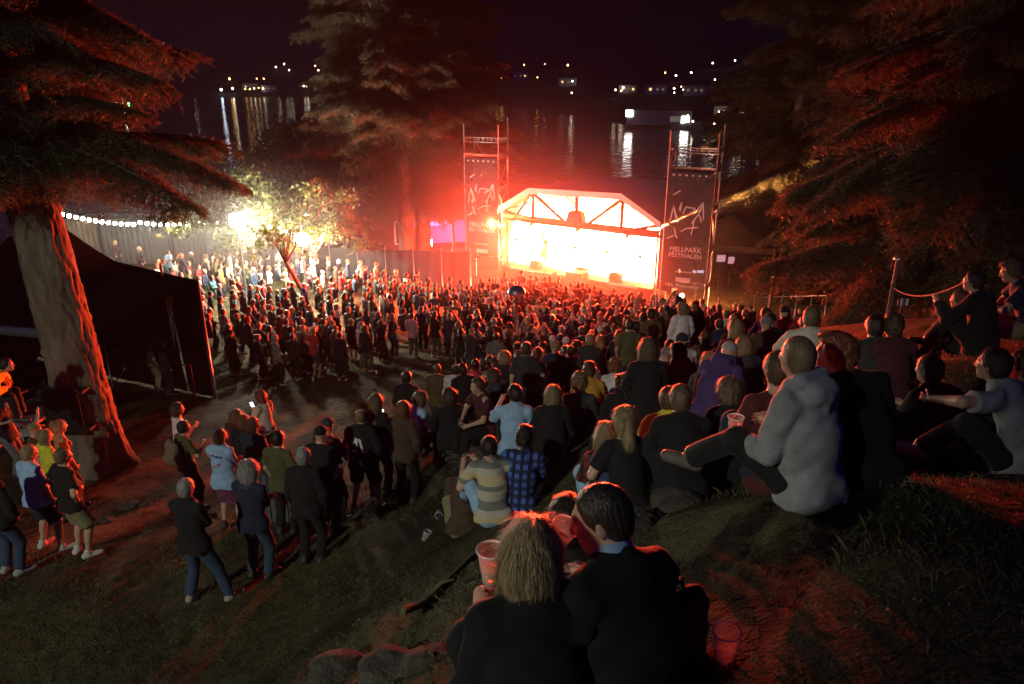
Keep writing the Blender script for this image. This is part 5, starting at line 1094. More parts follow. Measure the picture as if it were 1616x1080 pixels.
# --- slope below
NEAR = False
strip = clothtex('striped_knit', 'stripe', (.42, .39, .33), (.16, .17, .16), (.46, .38, .22), 34); plaid = clothtex('blue_check_flannel', 'check', (.02, .035, .12), (.06, .12, .42), (.012, .015, .04), 75); rplaid = clothtex('red_check_flannel', 'check', (.10, .02, .02), (.2, .03, .03), (.02, .015, .015), 75)
hero(772, 690, dict(SIT, lean=.42, slouch=.3, hl=(-.28, .42, .44), hR=(-.12, .46, .46), fl=(-.26, .46, .04)), 'shirt', 'trousers', 'short', 'dark', 'grey', 'light blue', 'man in striped sweater and pale jeans sitting hugging his knees', turn=.25, topmat=strip, h=.012)
hero(738, 722, dict(SIT, lean=.45, hp=.5), 'tee', 'shorts', 'curly', 'brown', 'brown', 'khaki', 'viewer with bare red-lit arms folded on knees left of the striped sweater', turn=.0)
hero(828, 675, dict(SIT, lean=.28), 'shirt', 'trousers', 'crop', 'dark', 'blue', 'black', 'man in blue checked flannel shirt sitting right of the striped sweater', turn=-.1, topmat=plaid)
hero(988, 645, dict(SIT, fem=1, lean=.25, hl=(-.24, .36, .3)), 'tee', 'trousers', 'ponytail', 'blonde', 'black', 'denim blue', 'woman with long fair ponytail and black t-shirt sitting on the slope', turn=.1, h=.012, hs=1.12)
hero(957, 668, dict(SIT, fem=1, lean=.35), 'shirt', 'trousers', 'long', 'blonde', 'maroon', 'light blue', 'fair haired woman in red checked shirt leaning beside the ponytailed woman', turn=.1, topmat=rplaid)
hero(1075, 609, dict(SIT, lean=.28, fat=.01), 'jacket', 'trousers', 'short', 'light brown', 'black', 'black', 'man with short light brown hair in black jacket right of the ponytailed woman', h=.012, turn=.05)
hero(1057, 612, dict(SIT, lean=.3), 'jacket', 'trousers', 'short', 'brown', 'yellow', 'black', 'viewer in yellow jacket mostly hidden behind the man in the black jacket')
hero(1152, 598, dict(SIT, fem=1, lean=.3, hy=.3), 'jacket', 'trousers', 'bob', 'light brown', 'black', 'black', 'woman with light bobbed hair in dark jacket left of the plastic beer cup', turn=.05)
hero(1152, 541, dict(SIT, lean=.55, slouch=.3, hp=.5), 'hoodie', 'trousers', 'cap', 'grey', 'purple', 'black', 'hunched viewer in purple hooded top and grey cap', turn=-.6)
hero(1162, 506, dict(SITUP, fem=1, hy=.3), 'jacket', 'trousers', 'long', 'blonde', 'maroon', 'black', 'woman with long red-lit hair sitting above the hunched viewer in purple')
hero(1120, 557, dict(SIT, fem=1, lean=.45), 'jacket', 'trousers', 'long', 'blonde', 'charcoal', 'black', 'woman with long blonde hair bent forward left of the viewer in purple')
hero(1024, 536, dict(SITUP, fem=1), 'jacket', 'trousers', 'long', 'light brown', 'black', 'black', 'woman with glowing rim of long loose hair sitting upright on the slope', hs=1.1)
hero(873, 609, dict(SITUP, fem=1), 'jacket', 'trousers', 'long', 'blonde', 'black', 'black', 'woman with straight white-blonde hair and black top behind the table')
hero(915, 590, dict(SITUP, fem=1), 'tee', 'trousers', 'curly', 'light brown', 'charcoal', 'black', 'curly haired woman in dark t-shirt right of the white-blonde woman')
hero(982, 592, dict(SIT, fem=1, hy=.6), 'jacket', 'trousers', 'long', 'dark', 'black', 'black', 'dark long haired woman with a red-lit profile above the ponytailed woman')
hero(930, 573, dict(SIT), 'jacket', 'trousers', 'crop', 'brown', 'mustard', 'black', 'viewer in mustard jacket behind the curly haired woman')
hero(812, 608, dict(SITUP, hl=(-.22, .40, .55), hy=.5), 'shirt', 'trousers', 'short', 'dark', 'light blue', 'black', 'man in light blue shirt reaching for cups at the end of the long table')
# --- people around the long table
hero(642, 587, dict(POCK), 'jacket', 'trousers', 'short', 'dark', 'black', 'black', 'man in dark jacket standing behind the left end of the long table')
hero(664, 619, dict(BENCH, fem=1, lean=.3), 'jacket', 'trousers', 'bob', 'light brown', 'light blue', 'navy', 'bent woman in pale blue jacket sitting at the long table', turn=-.5)
hero(708, 614, dict(BENCH, fem=1, hy=.4), 'jacket', 'trousers', 'bob', 'brown', 'black', 'navy', 'woman with round brown hair in black at the long table', turn=.3)
hero(753, 598, dict(BENCH), 'shirt', 'trousers', 'short', 'brown', 'maroon', 'black', 'man in maroon shirt sitting upright at the long table', turn=2.2)
hero(776, 583, dict(BENCH, fem=1, lean=.35, hy=.4), 'jacket', 'trousers', 'long', 'brown', 'charcoal', 'black', 'long haired woman in charcoal leaning over the right part of the table', turn=.8)
hero(593, 623, dict(PHONE, fem=1), 'jacket', 'trousers', 'long', 'light brown', 'black', 'black', 'long haired woman in black looking at a glowing phone', turn=-.1)
hero(636, 634, dict(POCK, fem=1), 'jacket', 'trousers', 'long', 'red', 'brown', 'black', 'long haired woman in brown jacket standing right of the woman with the phone', turn=-.2)
tri = hero(569, 646, dict(POCK, fat=.015, fl=(-.2, 0, .08), fr=(.2, .02, .08), hp=.15), 'jacket', 'shorts', 'balding', 'light brown', 'black', 'black', 'bald man in black jacket with a white triangle print and bare calves', turn=.05)
hero(505, 673, dict(HIPS), 'tee', 'trousers', 'cap', 'black', 'black', 'charcoal', 'man in dark cap and black t-shirt behind the short grey haired man', turn=-.1)
hero(516, 660, dict(DRINK, hy=.4), 'tee', 'trousers', 'cap', 'charcoal', 'maroon', 'black', 'man in cap and maroon t-shirt holding a drink beyond the black t-shirt', turn=-.3)
hero(438, 681, dict(POCK), 'tee', 'trousers', 'short', 'dark', 'olive', 'black', 'dark haired man in olive top standing beyond the slatted bin')
# --- lower left standing viewers
hero(292, 757, dict(FOLD, fl=(-.16, -.05, .08), fr=(.36, .12, .0), hy=.1, hp=.1, side=-.05), 'jacket', 'trousers', 'short', 'grey', 'black', 'denim blue', 'grey haired man in black sweater and jeans standing with legs apart', turn=-.1, h=.011, shoe=(.3, .27, .22))
hero(392, 730, dict(FOLD, lean=.06), 'jacket', 'trousers', 'bob', 'grey', 'navy', 'denim blue', 'viewer with shoulder length grey hair, navy jacket and jeans', turn=-.05, h=.011, hs=1.12)
hero(478, 708, dict(POCK, fat=.015), 'jacket', 'trousers', 'short', 'grey', 'black', 'black', 'man with short grey hair all in black in front of the slatted bin', h=.011)
den = hero(346, 678, dict(FOLD, fem=1), 'jacket', 'skirt', 'bun', 'brown', 'light blue', 'plum', 'woman in light denim jacket with patches and plum skirt', h=.011, turn=.1)
hero(398, 662, dict(FOLD), 'jacket', 'trousers', 'curly', 'brown', 'navy', 'black', 'curly haired man in navy jacket right of the denim jacket', turn=.0)
hero(372, 647, dict(POCK, fem=1), 'jacket', 'trousers', 'long', 'light brown', 'maroon', 'black', 'long haired woman farthest back behind the denim jacket')
hero(383, 655, dict(POCK, fem=1), 'jacket', 'trousers', 'long', 'red', 'black', 'black', 'long haired woman in black between the two behind the denim jacket')
bpk = hero(289, 665, dict(DRINK, fem=1), 'tee', 'trousers', 'short', 'dark', 'olive', 'black', 'short dark haired viewer in olive top wearing a khaki rucksack', turn=-.35)
hero(280, 637, dict(DRINK, fem=1), 'shirt', 'trousers', 'bob', 'brown', 'white', 'black', 'woman in white cardigan with brown bobbed hair beside the rucksack wearer', turn=-.6)
hero(237, 533, dict(POCK), 'tee', 'shorts', 'short', 'brown', 'charcoal', 'khaki', 'man in dark t-shirt and khaki shorts, left of the two by the railing', turn=-.2)
hero(256, 536, dict(POCK), 'jacket', 'trousers', 'short', 'dark', 'black', 'black', 'man all in black, right of the two by the railing', turn=-.2)
hero(409, 617, dict(PHONE, fem=1, fl=(-.12, .25, .08), fr=(.12, -.2, .1)), 'tee', 'shorts', 'bob', 'red', 'cream', 'brown', 'walking woman in cream top with a glowing phone in the dark gap', turn=1.4)
hero(44, 703, dict(POCK, fat=.03, fl=(-.16, 0, .08), fr=(.2, .06, .08)), 'tee', 'shorts', 'short', 'blonde', 'light blue', 'navy', 'stout man in light blue t-shirt and navy shorts at the left edge', turn=-.1, h=.011, shoe=(.5, .48, .44))
hero(98, 708, dict(HIPS, fat=.025), 'tee', 'shorts', 'short', 'light brown', 'black', 'khaki', 'man in black t-shirt and khaki shorts right of the light blue t-shirt', turn=-.25, h=.011, shoe=(.5, .48, .44))
hero(-22, 726, dict(POCK), 'jacket', 'trousers', 'short', 'dark', 'black', 'denim blue', 'viewer in dark jacket and jeans cut off by the left edge', h=.012, shoe=(.3, .3, .3))
hero(70, 678, dict(POCK, fem=1), 'tee', 'trousers', 'long', 'blonde', 'yellow', 'black', 'fair haired woman in yellow top hidden behind the light blue t-shirt', turn=-.2)
hero(93, 664, dict(POCK, fem=1), 'tee', 'trousers', 'bun', 'blonde', 'khaki', 'black', 'woman with fair bun left of the pale spruce trunk foot', turn=-.3)
hero(52, 668, dict(POCK, hy=.3), 'tee', 'trousers', 'cap', 'khaki', 'brown', 'black', 'viewer in khaki cap among the group at the left edge', turn=-.5)
hero(2, 628, dict(UPR, fem=1, hR=(.35, .2, 1.35)), 'tee', 'trousers', 'long', 'dark', 'black', 'grey', 'dark haired woman in black stretching out a red-lit arm at the left edge', turn=-.8)
hero(8, 566, dict(BENCH, lean=.6, slouch=.3), 'jacket', 'trousers', 'short', 'dark', 'yellow', 'black', 'bent worker in bright yellow jacket at the left edge', rz=-1.2)
hero(1108, 472, dict(POCK), 'hoodie', 'trousers', 'short', 'brown', 'white', 'black', 'standing man in white hooded top at the right side of the crowd', h=.012)
hero(1091, 478, dict(POCK), 'jacket', 'trousers', 'short', 'dark', 'black', 'black', 'man in black standing just left of the white hooded top') if False else None

# --- crowd library
LIB = []
def lib(po, top, bot, **k): LIB.append((make_person_meshes('crowd%d' % len(LIB), po, top, bot, h=.019, **k), po, top, bot))
lib(POCK, 'tee', 'trousers'); lib(dict(POCK, yaw=.1), 'jacket', 'trousers'); lib(FOLD, 'hoodie', 'trousers'); lib(dict(FOLD, fem=1), 'tee', 'trousers'); lib(dict(POCK, fem=1), 'jacket', 'trousers')
lib(FILM, 'shirt', 'trousers'); lib(dict(DRINK, fem=1), 'vest', 'shorts'); lib(dict(DRINK, lean=.06), 'shirt', 'shorts'); lib(dict(FOLD, fat=.03), 'jacket', 'trousers'); lib(dict(UPR, fem=1), 'tee', 'trousers')
lib(dict(HIPS, fem=0, hy=.5), 'tee', 'shorts'); lib(dict(POCK, hy=-.6), 'jacket', 'trousers'); lib(dict(UPB), 'tee', 'trousers'); lib(dict(FOLD, fem=1, hy=.6), 'hoodie', 'trousers')
NST = len(LIB)
lib(SITUP, 'jacket', 'trousers'); lib(dict(SIT, fem=1), 'tee', 'trousers'); lib(dict(SITUP, fem=1, hy=.5), 'hoodie', 'trousers'); lib(dict(SIT), 'tee', 'trousers'); lib(dict(BENCH), 'jacket', 'trousers'); lib(dict(BENCH, fem=1), 'shirt', 'trousers')
GAR = {'tee': 't-shirt', 'jacket': 'jacket', 'hoodie': 'hooded top', 'shirt': 'shirt', 'vest': 'sleeveless top'}
def zone(u, v):
    if v < 430 and u < 340: return 'near the containers behind the marquee'
    if v < 440 and u < 460: return 'standing under the lit leafy tree'
    if u < 345: return 'standing beside the right corner of the marquee'
    if v < 450 and u < 560: return 'standing between the leafy trees and the crowd'
    if v < 455 and u < 660: return 'standing along the black fence'
    if v < 455 and u < 775: return 'standing under the left scaffold tower'
    if v < 480 and u < 880: return 'standing near the dome lamp in the crowd'
    if v < 480 and u < 1010: return 'pressed against the stage middle'
    if u > 1280: return 'sitting below the dark trees on the right'
    if u > 1120 and v < 530: return 'standing below the tall dome lamp on the right'
    if v < 490 and u > 1000: return 'standing in front of the right scaffold tower'
    if u < 440: return 'in the left rows facing the dark gap'
    if u < 540: return 'in the rows left of the leaning tree foot'
    if u < 640: return 'in the last row before the littered gap'
    if u < 760: return 'right of the man in the pink-lit shirt' if v < 520 else 'standing at the right edge of the littered gap'
    if v > 545: return 'sitting on the slope above the long table'
    if u < 870: return 'below the dome lamp in mid crowd'
    if u < 990: return 'in the middle rows facing the stage front'
    return 'in the right rows facing the stage'
used = set(); NCROWD = [0]
MALEH = ['short', 'short', 'crop', 'buzz', 'curly', 'cap', 'balding', 'beanie', 'short']; FEMH = ['long', 'long', 'bob', 'ponytail', 'bun', 'curly', 'long']
HN = {'short': 'short %s hair', 'crop': 'tousled %s hair', 'buzz': 'cropped %s hair', 'curly': 'curly %s hair', 'cap': '%s cap', 'balding': 'thin %s hair', 'beanie': '%s beanie', 'long': 'long %s hair', 'bob': 'bobbed %s hair', 'ponytail': '%s ponytail', 'bun': '%s hair bun', 'bald': 'bald head'}
TOPC = ['black', 'black', 'charcoal', 'navy', 'black', 'dark green', 'maroon', 'brown', 'grey', 'denim blue', 'olive', 'white', 'black', 'cream', 'teal', 'charcoal', 'navy', 'red', 'purple', 'black', 'navy', 'charcoal', 'olive', 'brown']
def crowd_person(u=None, v=None, loc=None, li=None, hair=None, hcol=None, tcol=None, scale=None, turn=None):
    if li is None: li = int(rng.integers(NST))
    D, po, top, bot = LIB[li]; fem = po.get('fem', 0); scale = scale or float(np.clip(rng.normal(.985 if not fem else .95, .035), .86, 1.08)); turn = float(rng.normal(0, .22)) if turn is None else turn
    if loc is None:
        a = 0; p, t = solve_place(D, u, v, 0, scale, 46)
        if u > 690 and v > 504 and u < 1130:
            d_ = float(np.interp(v, [504, 520, 545, 565, 585, 605], [18, 15.2, 14.3, 13, 11.8, 11.5])); P_ = ray(u, v) * d_; a = face_stage(P_[0], P_[1]) + turn; q_ = rotz(a) @ (D['S']['H'] * scale); p = Vector((P_[0] - q_[0], P_[1] - q_[1], P_[2] - D['S']['top'] * scale)); dz = hz(p.x, p.y) - p.z; p.z += float(np.clip(dz, -.5, .5)); fix = True
        else: fix = False
        for _ in range(0 if fix else 2): a = face_stage(p.x, p.y) + turn; p, t = solve_place(D, u, v, a, scale, 46)
    else:
        p = Vector((*loc, hz(*loc))); a = face_stage(p.x, p.y) + turn; u, v, _ = proj((p.x, p.y, p.z + D['S']['top'] * scale))
    z = zone(u, v)
    for k in range(80):
        h_ = hair or (FEMH if fem else MALEH)[rng.integers(7 if fem else 9)]
        hc = hcol or (['black', 'navy', 'grey', 'maroon', 'khaki', 'white'][rng.integers(6)] if h_ in ('cap', 'beanie') else ['dark', 'brown', 'light brown', 'blonde', 'dark', 'brown', 'grey', 'red', 'dark', 'brown', 'dark'][rng.integers(11)])
        tc_ = tcol or TOPC[rng.integers(len(TOPC))]
        if (h_, hc, tc_, top, z) not in used: break
        if k > 20: hair = hcol = None
        if k > 40: tcol = None
    used.add((h_, hc, tc_, top, z))
    who = 'woman' if fem else 'man'; pz = {5: ' filming', 9: ' raising one arm', 12: ' raising both arms', 6: ' holding a drink', 7: ' holding a drink', 10: ' with hands on hips'}.get(li, '')
    if li >= NST and 'standing' in z: z = z.replace('standing', 'sitting')
    if li < NST and z.startswith('sitting'): z = z.replace('sitting', 'standing')
    lab = '%s with %s and %s %s%s %s' % (who, HN[h_] % hc, tc_, GAR[top], pz, z)
    w_ = lab.split()
    if len(w_) > 16: lab = lab.replace(pz, '') if pz else lab
    if len(lab.split()) > 16: lab = '%s, %s, %s %s %s' % (who, HN[h_] % hc, tc_, GAR[top], z)
    if len(lab.split()) > 16: lab = lab.replace('standing ', '').replace('sitting ', '')
    if len(lab.split()) > 16: lab = lab.replace(' with', ',', 1).replace(' and ', ', ', 1)
    if len(lab.split()) > 16: lab = lab.replace(' the ', ' ')
    col = HC.get(hc) if h_ not in ('cap', 'beanie') else CC[hc]
    bc = ['black', 'navy', 'charcoal', 'denim blue', 'olive', 'black', 'black', 'navy'][rng.integers(8)]
    j = 1 + rng.normal(0, .12)
    HEADS.append((p.x, p.y)); NCROWD[0] += 1
    return place_person(D, p, a, scale, dict(skin=SK[rng.integers(4)], hair=col, top=tuple(max(.01, c * j) for c in CC[tc_]), bottom=CC[bc]), h_, lab, 'crowd watching the stage', 1 + rng.normal(.02, .03))
SPEC = '650,494,0,short,dark,pink;667,470,1;686,493,2;704,490,4,long,blonde,black;738,479,1;750,476,0;708,466,3;772,527,1,short,dark,black;729,555,1,short,dark,black;750,546,8;781,546,1;797,558,4,bob,blonde,black;788,475,5;820,534,3;845,525,2;855,524,0;878,531,1;894,508,0;912,525,4;872,497,1;901,542,0,short,brown,charcoal;932,537,8,short,brown,charcoal;830,567,7;848,564,3;876,546,1;947,502,0;970,508,1;990,502,2;1016,494,4;978,528,4,long,brown,black;1002,521,1;1026,514,0;1045,512,4;1056,555,14;1076,549,15;1072,505,1;1094,508,1,short,dark,black;434,529,0,short,grey,grey;461,527,1,short,dark,black;498,514,8,short,grey,black;478,513,1;536,524,8,short,grey,black;576,514,4,long,brown,black;597,493,4,long,light brown,black;619,495,3,long,blonde,charcoal;453,490,0,short,brown,pink;440,500,2,short,brown,red;374,495,4,long,blonde,black;391,501,1;332,488,2;352,488,1;399,474,13;415,474,7,short,brown,cream;383,459,1;367,458,1;448,456,8;477,468,1,short,grey,black;425,453,1;407,451,2;395,449,1;525,490,1;554,504,7;564,482,4,long,blonde,black;578,488,3,long,blonde,charcoal;593,483,1;544,465,4;520,456,7,short,brown,cream;503,454,8;462,445,2;480,447,1;604,458,0,short,brown,cream;616,455,0,short,brown,cream;632,452,0;508,478,3;1160,487,16;1185,483,18;1208,497,14;1240,485,16,long,blonde,black;1263,487,14;1283,485,18;1307,463,1,short,white,black;1330,467,1,cap,maroon,black;1376,463,11,short,brown,black;1390,463,4;1383,498,14,short,dark,charcoal;1412,498,14;1290,472,4;1208,478,1;1138,500,14;720,553,1;690,575,1;265,395,7,short,brown,light blue;279,400,3;301,398,11;325,402,4,long,blonde,cream;337,398,0,short,brown,white;352,405,6;362,398,0,short,brown,white;388,412,2;220,390,4,long,blonde,black;181,380,4,long,blonde,charcoal;441,392,0,short,grey,cream;478,405,7,short,grey,white;492,397,0,short,grey,white;495,412,0,short,white,cream;347,418,0,short,dark,mustard;377,422,1;398,405,4'
for q in SPEC.split(';'):
    s = q.split(','); crowd_person(float(s[0]), float(s[1]), li=int(s[2]), hair=s[3] if len(s) > 3 else None, hcol=s[4] if len(s) > 4 else None, tcol=s[5] if len(s) > 5 else None)
POLY = np.array([(235, 408), (330, 396), (430, 398), (520, 402), (600, 415), (640, 428), (745, 440), (800, 428), (900, 438), (1025, 464), (1100, 476), (1240, 484), (1250, 500), (1190, 520), (1130, 530), (1080, 540), (1010, 545), (900, 545), (800, 545), (750, 530), (690, 490), (640, 485), (600, 500), (540, 520), (440, 520), (400, 530), (330, 510), (305, 470), (300, 436), (250, 425)], float)
POLY2 = np.array([(770, 505), (1000, 500), (1110, 495), (1290, 492), (1290, 515), (1190, 545), (1100, 600), (1010, 620), (960, 615), (900, 585), (770, 570)], float)
def inside(u, v, POLY=POLY):
    c = False; n_ = len(POLY)
    for i in range(n_):
        (x0, y0), (x1, y1) = POLY[i], POLY[(i + 1) % n_]
        if (y0 > v) != (y1 > v) and u < (x1 - x0) * (v - y0) / (y1 - y0) + x0: c = not c
    return c
cand = []; HP = list(HEADS)
for k in range(16000):
    x, y = rng.uniform(-20, 15), rng.uniform(13, 38)
    if SW(0, 0, 0) is None: pass
    lx = (x - SO.x) * math.cos(SRZ) + (y - SO.y) * math.sin(SRZ); ly = -(x - SO.x) * math.sin(SRZ) + (y - SO.y) * math.cos(SRZ)
    if abs(lx) < 5.3 and ly > -.75: continue
    if (abs(lx) < 8 and ly > .3): continue
    z = hz(x, y) + 1.72; u, v, _ = proj((x, y, z))
    if not inside(u, v): continue
    dmin = .47 if math.hypot(x - SO.x, y - SO.y) < 10 else .66
    if any((x - a) ** 2 + (y - b) ** 2 < dmin * dmin for a, b in HP): continue
    HP.append((x, y)); cand.append((math.hypot(x, y), x, y))
for k in range(9000):
    x, y = rng.uniform(-2, 9), rng.uniform(8, 18); z = hz(x, y) + .83; u, v, _ = proj((x, y, z))
    if not inside(u, v, POLY2) or any((x - a) ** 2 + (y - b) ** 2 < .62 for a, b in HP): continue
    HP.append((x, y)); cand.append((math.hypot(x, y), x, y, NST + int(rng.integers(4))))
cand.sort(); NIND = 300 - n_uniq[0] - NCROWD[0]
for q in cand[:max(0, NIND)]: crowd_person(loc=(q[1], q[2]), li=q[3] if len(q) > 3 else None)
# the rest of the crowd, far rows before the stage, as one mass
FARV = []; FARF = []; FARC = []; nv = 0
SIMPLE = []
for po, top in ((POCK, 'jacket'), (dict(FOLD, fem=1), 'tee'), (dict(POCK, fem=1), 'hoodie'), (UPR, 'tee'), (FOLD, 'shirt')):
    S = skeleton(po); lo, hi = bounds(S); lo[2] = .85; F = Field(lo, hi, .036); torso_prims(F, S, .02); arm_prims(F, S, .015, upto='cuff'); F.cut(S['nb'], np.array([0, 0, 1.])); V1, Q1 = F.mesh()
    lo2, hi2 = S['H'] - .22, S['H'] + .2; F = Field(lo2, hi2, .026); head_prims(F, S, face=False); V2, Q2 = F.mesh()
    F = Field(S['H'] - np.array([.15, .2, .3]), S['H'] + .17, .026); I = np.eye(3); H_ = S['H']; F.ell(H_ + (0, -.016, .026), I, (.09, .11, .108), .01)
    if po.get('fem'): F.cone(H_ + (0, -.05, 0), H_ + (0, -.06, -.22), .085, .06, .03)
    F.cut(H_ + np.array([0, .06, .05]), np.array([0, .8, -.6])); V3, Q3 = F.mesh()
    SIMPLE.append((V1, Q1, V2, Q2, V3, Q3))
for d_, x, y in [q[:3] for q in cand[max(0, NIND):]]:
    V1, Q1, V2, Q2, V3, Q3 = SIMPLE[rng.integers(5)]; a = face_stage(x, y) + rng.normal(0, .25); s = rng.normal(.97, .04); Rz = rotz(a).T * s; o_ = np.array([x, y, hz(x, y)])
    cs_ = (CC[TOPC[rng.integers(len(TOPC))]], SK[rng.integers(4)], HC[['dark', 'brown', 'light brown', 'blonde', 'grey'][rng.integers(5)]])
    for V, Q, c in ((V1, Q1, cs_[0]), (V2, Q2, cs_[1]), (V3, Q3, cs_[2])):
        FARV.append(V @ Rz + o_); FARF.append(Q + nv); nv += len(V); FARC.append(np.tile(np.array([*c, 1.]), (len(V), 1)))
print('heroes', n_uniq[0], 'crowd', NCROWD[0], 'mass', max(0, len(cand) - max(0, NIND)))
if FARV:
    me = mesh_np('crowd', np.concatenate(FARV), np.concatenate(FARF)); ca = me.color_attributes.new('Col', 'FLOAT_COLOR', 'POINT'); ca.data.foreach_set('color', np.concatenate(FARC).astype(np.float32).ravel())
    cm = mat('crowd_cloth', (.1, .1, .1), rough=.7, var=.2, scale=10, bump=.1); n = cm.node_tree.nodes; l = cm.node_tree.links; at_ = n.new('ShaderNodeAttribute'); at_.attribute_name = 'Col'; l.new(at_.outputs['Color'], n['Principled BSDF'].inputs['Base Color']); me.materials.append(cm)
    tag(obj('crowd', me), 'dense crowd pressed up to the glowing stage', None, None, 'stuff')
# performers
for i, (u, x, y, li, lab) in enumerate([(0, -2.2, 1.0, 7, 'singer in dark clothes at the left of the stage'), (0, 2.0, 1.6, 2, 'musician in dark clothes at the right of the stage'), (0, .2, 4.7, 13, 'drummer behind the drum kit')]):
    D, po, top, bot = LIB[li]; p = SW(x, y, .9); place_person(D, p, SRZ + math.pi, 1.0, dict(skin=SK[0], hair=HC['dark'], top=CC['black'], bottom=CC['black']), 'short' if i < 2 else 'long', lab, None)
# ------------------------------------------------------------------ small things
def cup(p, label, s=1.0, beer=.5, tilt=(0, 0), group='plastic beer cups'):
    e = empty('plastic_cup', p); e.rotation_euler = (tilt[0], tilt[1], 0); e.scale = (s, s, s); tag(e, label, 'cup', group)
    mb = MB(); mb.lathe([(.001, .004), (.028, .002), (.030, 0), (.032, .03), (.046, .128), (.0485, .130), (.0485, .134), (.0455, .133), (.044, .128), (.030, .03), (.028, .008), (.001, .008)], 20); mb.build('wall', M['cup'], e)
    MB().lathe([(.0470, .1285), (.0492, .1315), (.0505, .1335), (.0492, .1362), (.0465, .1362), (.0455, .1335), (.0470, .1285)], 24).build('rim', M['rim'], e)
    if beer: mb = MB(); r_ = .030 + .014 * beer; mb.lathe([(.001, .009), (.027, .009), (r_ - .0015, .128 * beer + .01), (.001, .128 * beer + .01)], 16); mb.build('beer', M['beer'], e)
    return e
o, D = hood; g = world_of(o, D, D['grip']['l'][0]); pc = at(1158, 690, g.y); cup(Vector((pc.x, pc.y, pc.z)), 'half full plastic cup in the hand of the grey hooded man', 1.0, .5)
pc = ground_at(1143, 1044, 4); cup(Vector((pc.x, pc.y, hz(pc.x, pc.y) + .005)), 'empty plastic cup standing on the dark grass nearest the camera', 1.05, 0, (.04, -.05))
o, D = cpl; g = world_of(o, D, D['grip']['l'][0]); pc = at(776, 922, 1.95); cup(pc, 'plastic cup held up by the blonde woman', 1.0, .35)
pc = at(874, 866, 2.2); cup(pc, 'plastic cup between the two nearest heads', 1.0, .4, (.3, .3))
for (u, v, tx, lab) in ((693, 812, 1.4, 'plastic cup lying on the slope left of the striped sweater'), (706, 790, 1.2, 'tipped cup on the slope nearest the bare armed viewer'), (669, 858, 0, 'small clear cup on the earth slope below the lying cup'), (470, 800, 1.4, 'crushed cup in the grass beside the slatted bin')):
    p = G(u, v); cup(p + Vector((0, 0, .03)), lab, 1, 0, (tx, .4))
# long table with cups
a, b = ground_at(668, 720), ground_at(800, 668); a, b = Vector((a.x, a.y, 0)), Vector((b.x, b.y, 0)); ca_ = (a + b) / 2; d_ = b - a; rzt = math.atan2(d_.y, d_.x); zt = hz(ca_.x, ca_.y); L_ = d_.length
e = empty('long_table', (ca_.x, ca_.y, zt), rzt); tag(e, 'long dark wooden table crowded with plastic cups', 'table'); sl = (hz(b.x, b.y) - hz(a.x, a.y)) / L_ * .35
for k in range(4): MB().box((0, -.27 + k * .18, .74), (L_, .165, .035), Euler((0, -sl, 0)).to_matrix()).build('plank', M['wood'], e)
for x in (-L_ * .42, 0, L_ * .42):
    for y in (-.25, .25): MB().box((x, y, .36 + x * sl * .5), (.06, .06, .74)).build('leg', M['wood'], e)
CR = ['at the left end of the table', 'second from the table left end', 'third from the table left end', 'left of the table middle', 'at the table middle', 'right of the table middle', 'near the raised pair on the table', 'on the right part of the table', 'under the arm of the light blue shirt', 'next to the light blue shirt', 'at the right end of the table', 'at the far right corner of the table']
for k in range(12):
    x = (-.46 + .92 * (k + .3 * rng.random()) / 11.3) * L_; y = rng.uniform(-.25, .25); c, s = math.cos(rzt), math.sin(rzt); cup(Vector((ca_.x + c * x - s * y, ca_.y + s * x + c * y, zt + .76 + x * sl)), 'plastic cup %s' % CR[k], 1.0, .55 * (k % 3 > 0))
# slatted bin
p = G(447, 815); e = empty('litter_bin', p, -.15); tag(e, 'grey slatted litter bin behind the short grey haired man', 'litter bin')
for k in range(9):
    for y in (-.26, .26): MB().box((-.4 + k * .1, y, .5), (.08, .03, .9)).build('slat', M['contain'], e)
for k in range(5):
    for x in (-.45, .45): MB().box((x, -.2 + k * .1, .5), (.03, .08, .9)).build('slat', M['contain'], e)
MB().box((0, 0, .98), (.98, .6, .06)).build('lid', M['dark_steel'], e); MB().box((0, 0, .06), (.9, .5, .08)).build('base', M['dark_steel'], e)
# triangle print, patches, rucksack, strap, phones
def on_back(hd, verts, faces, name, mt, z0=1.22, y=-.15):
    o, D = hd; mb = MB(); top = [q for q in o.children if q.name.split('.')[0] in TOPNAME.values()][0]; me = top.data; co = np.empty(len(me.vertices) * 3, np.float32); me.vertices.foreach_get('co', co); co = co.reshape(-1, 3)
    V = []
    for x, z in verts:
        d = (co[:, 0] - x) ** 2 + (co[:, 2] - z) ** 2 + (co[:, 1] > 0) * 9; k = np.argsort(d)[:4]; V.append([x, co[k, 1].min() - .012, z])
    Vb = [[x, yy + .006, z] for x, yy, z in V]; n_ = len(V); mb.add(V + Vb, [list(f) for f in faces]); return obj(name, mb.mesh(name, mt), top)
on_back(tri, [(-.13, 1.12), (-.03, 1.12), (.0, 1.34), (-.04, 1.36), (.06, 1.12), (.14, 1.10), (.03, 1.34), (-.08, 1.2), (.0, 1.2)], [[0, 1, 2, 3], [4, 5, 6, 2]], 'triangle_print', M['print'])
for (x, z, c) in ((-.07, 1.36, (.4, .04, .03)), (.0, 1.35, (.05, .06, .3)), (.06, 1.34, (.06, .09, .3)), (.02, 1.22, (.35, .05, .05)), (-.05, 1.18, (.4, .3, .1))):
    pm = mat('patch', c, var=.1, bump=0); on_back(den, [(x - .022, z - .02), (x + .022, z - .02), (x + .022, z + .02), (x - .022, z + .02)], [[0, 1, 2, 3]], 'patch', pm)
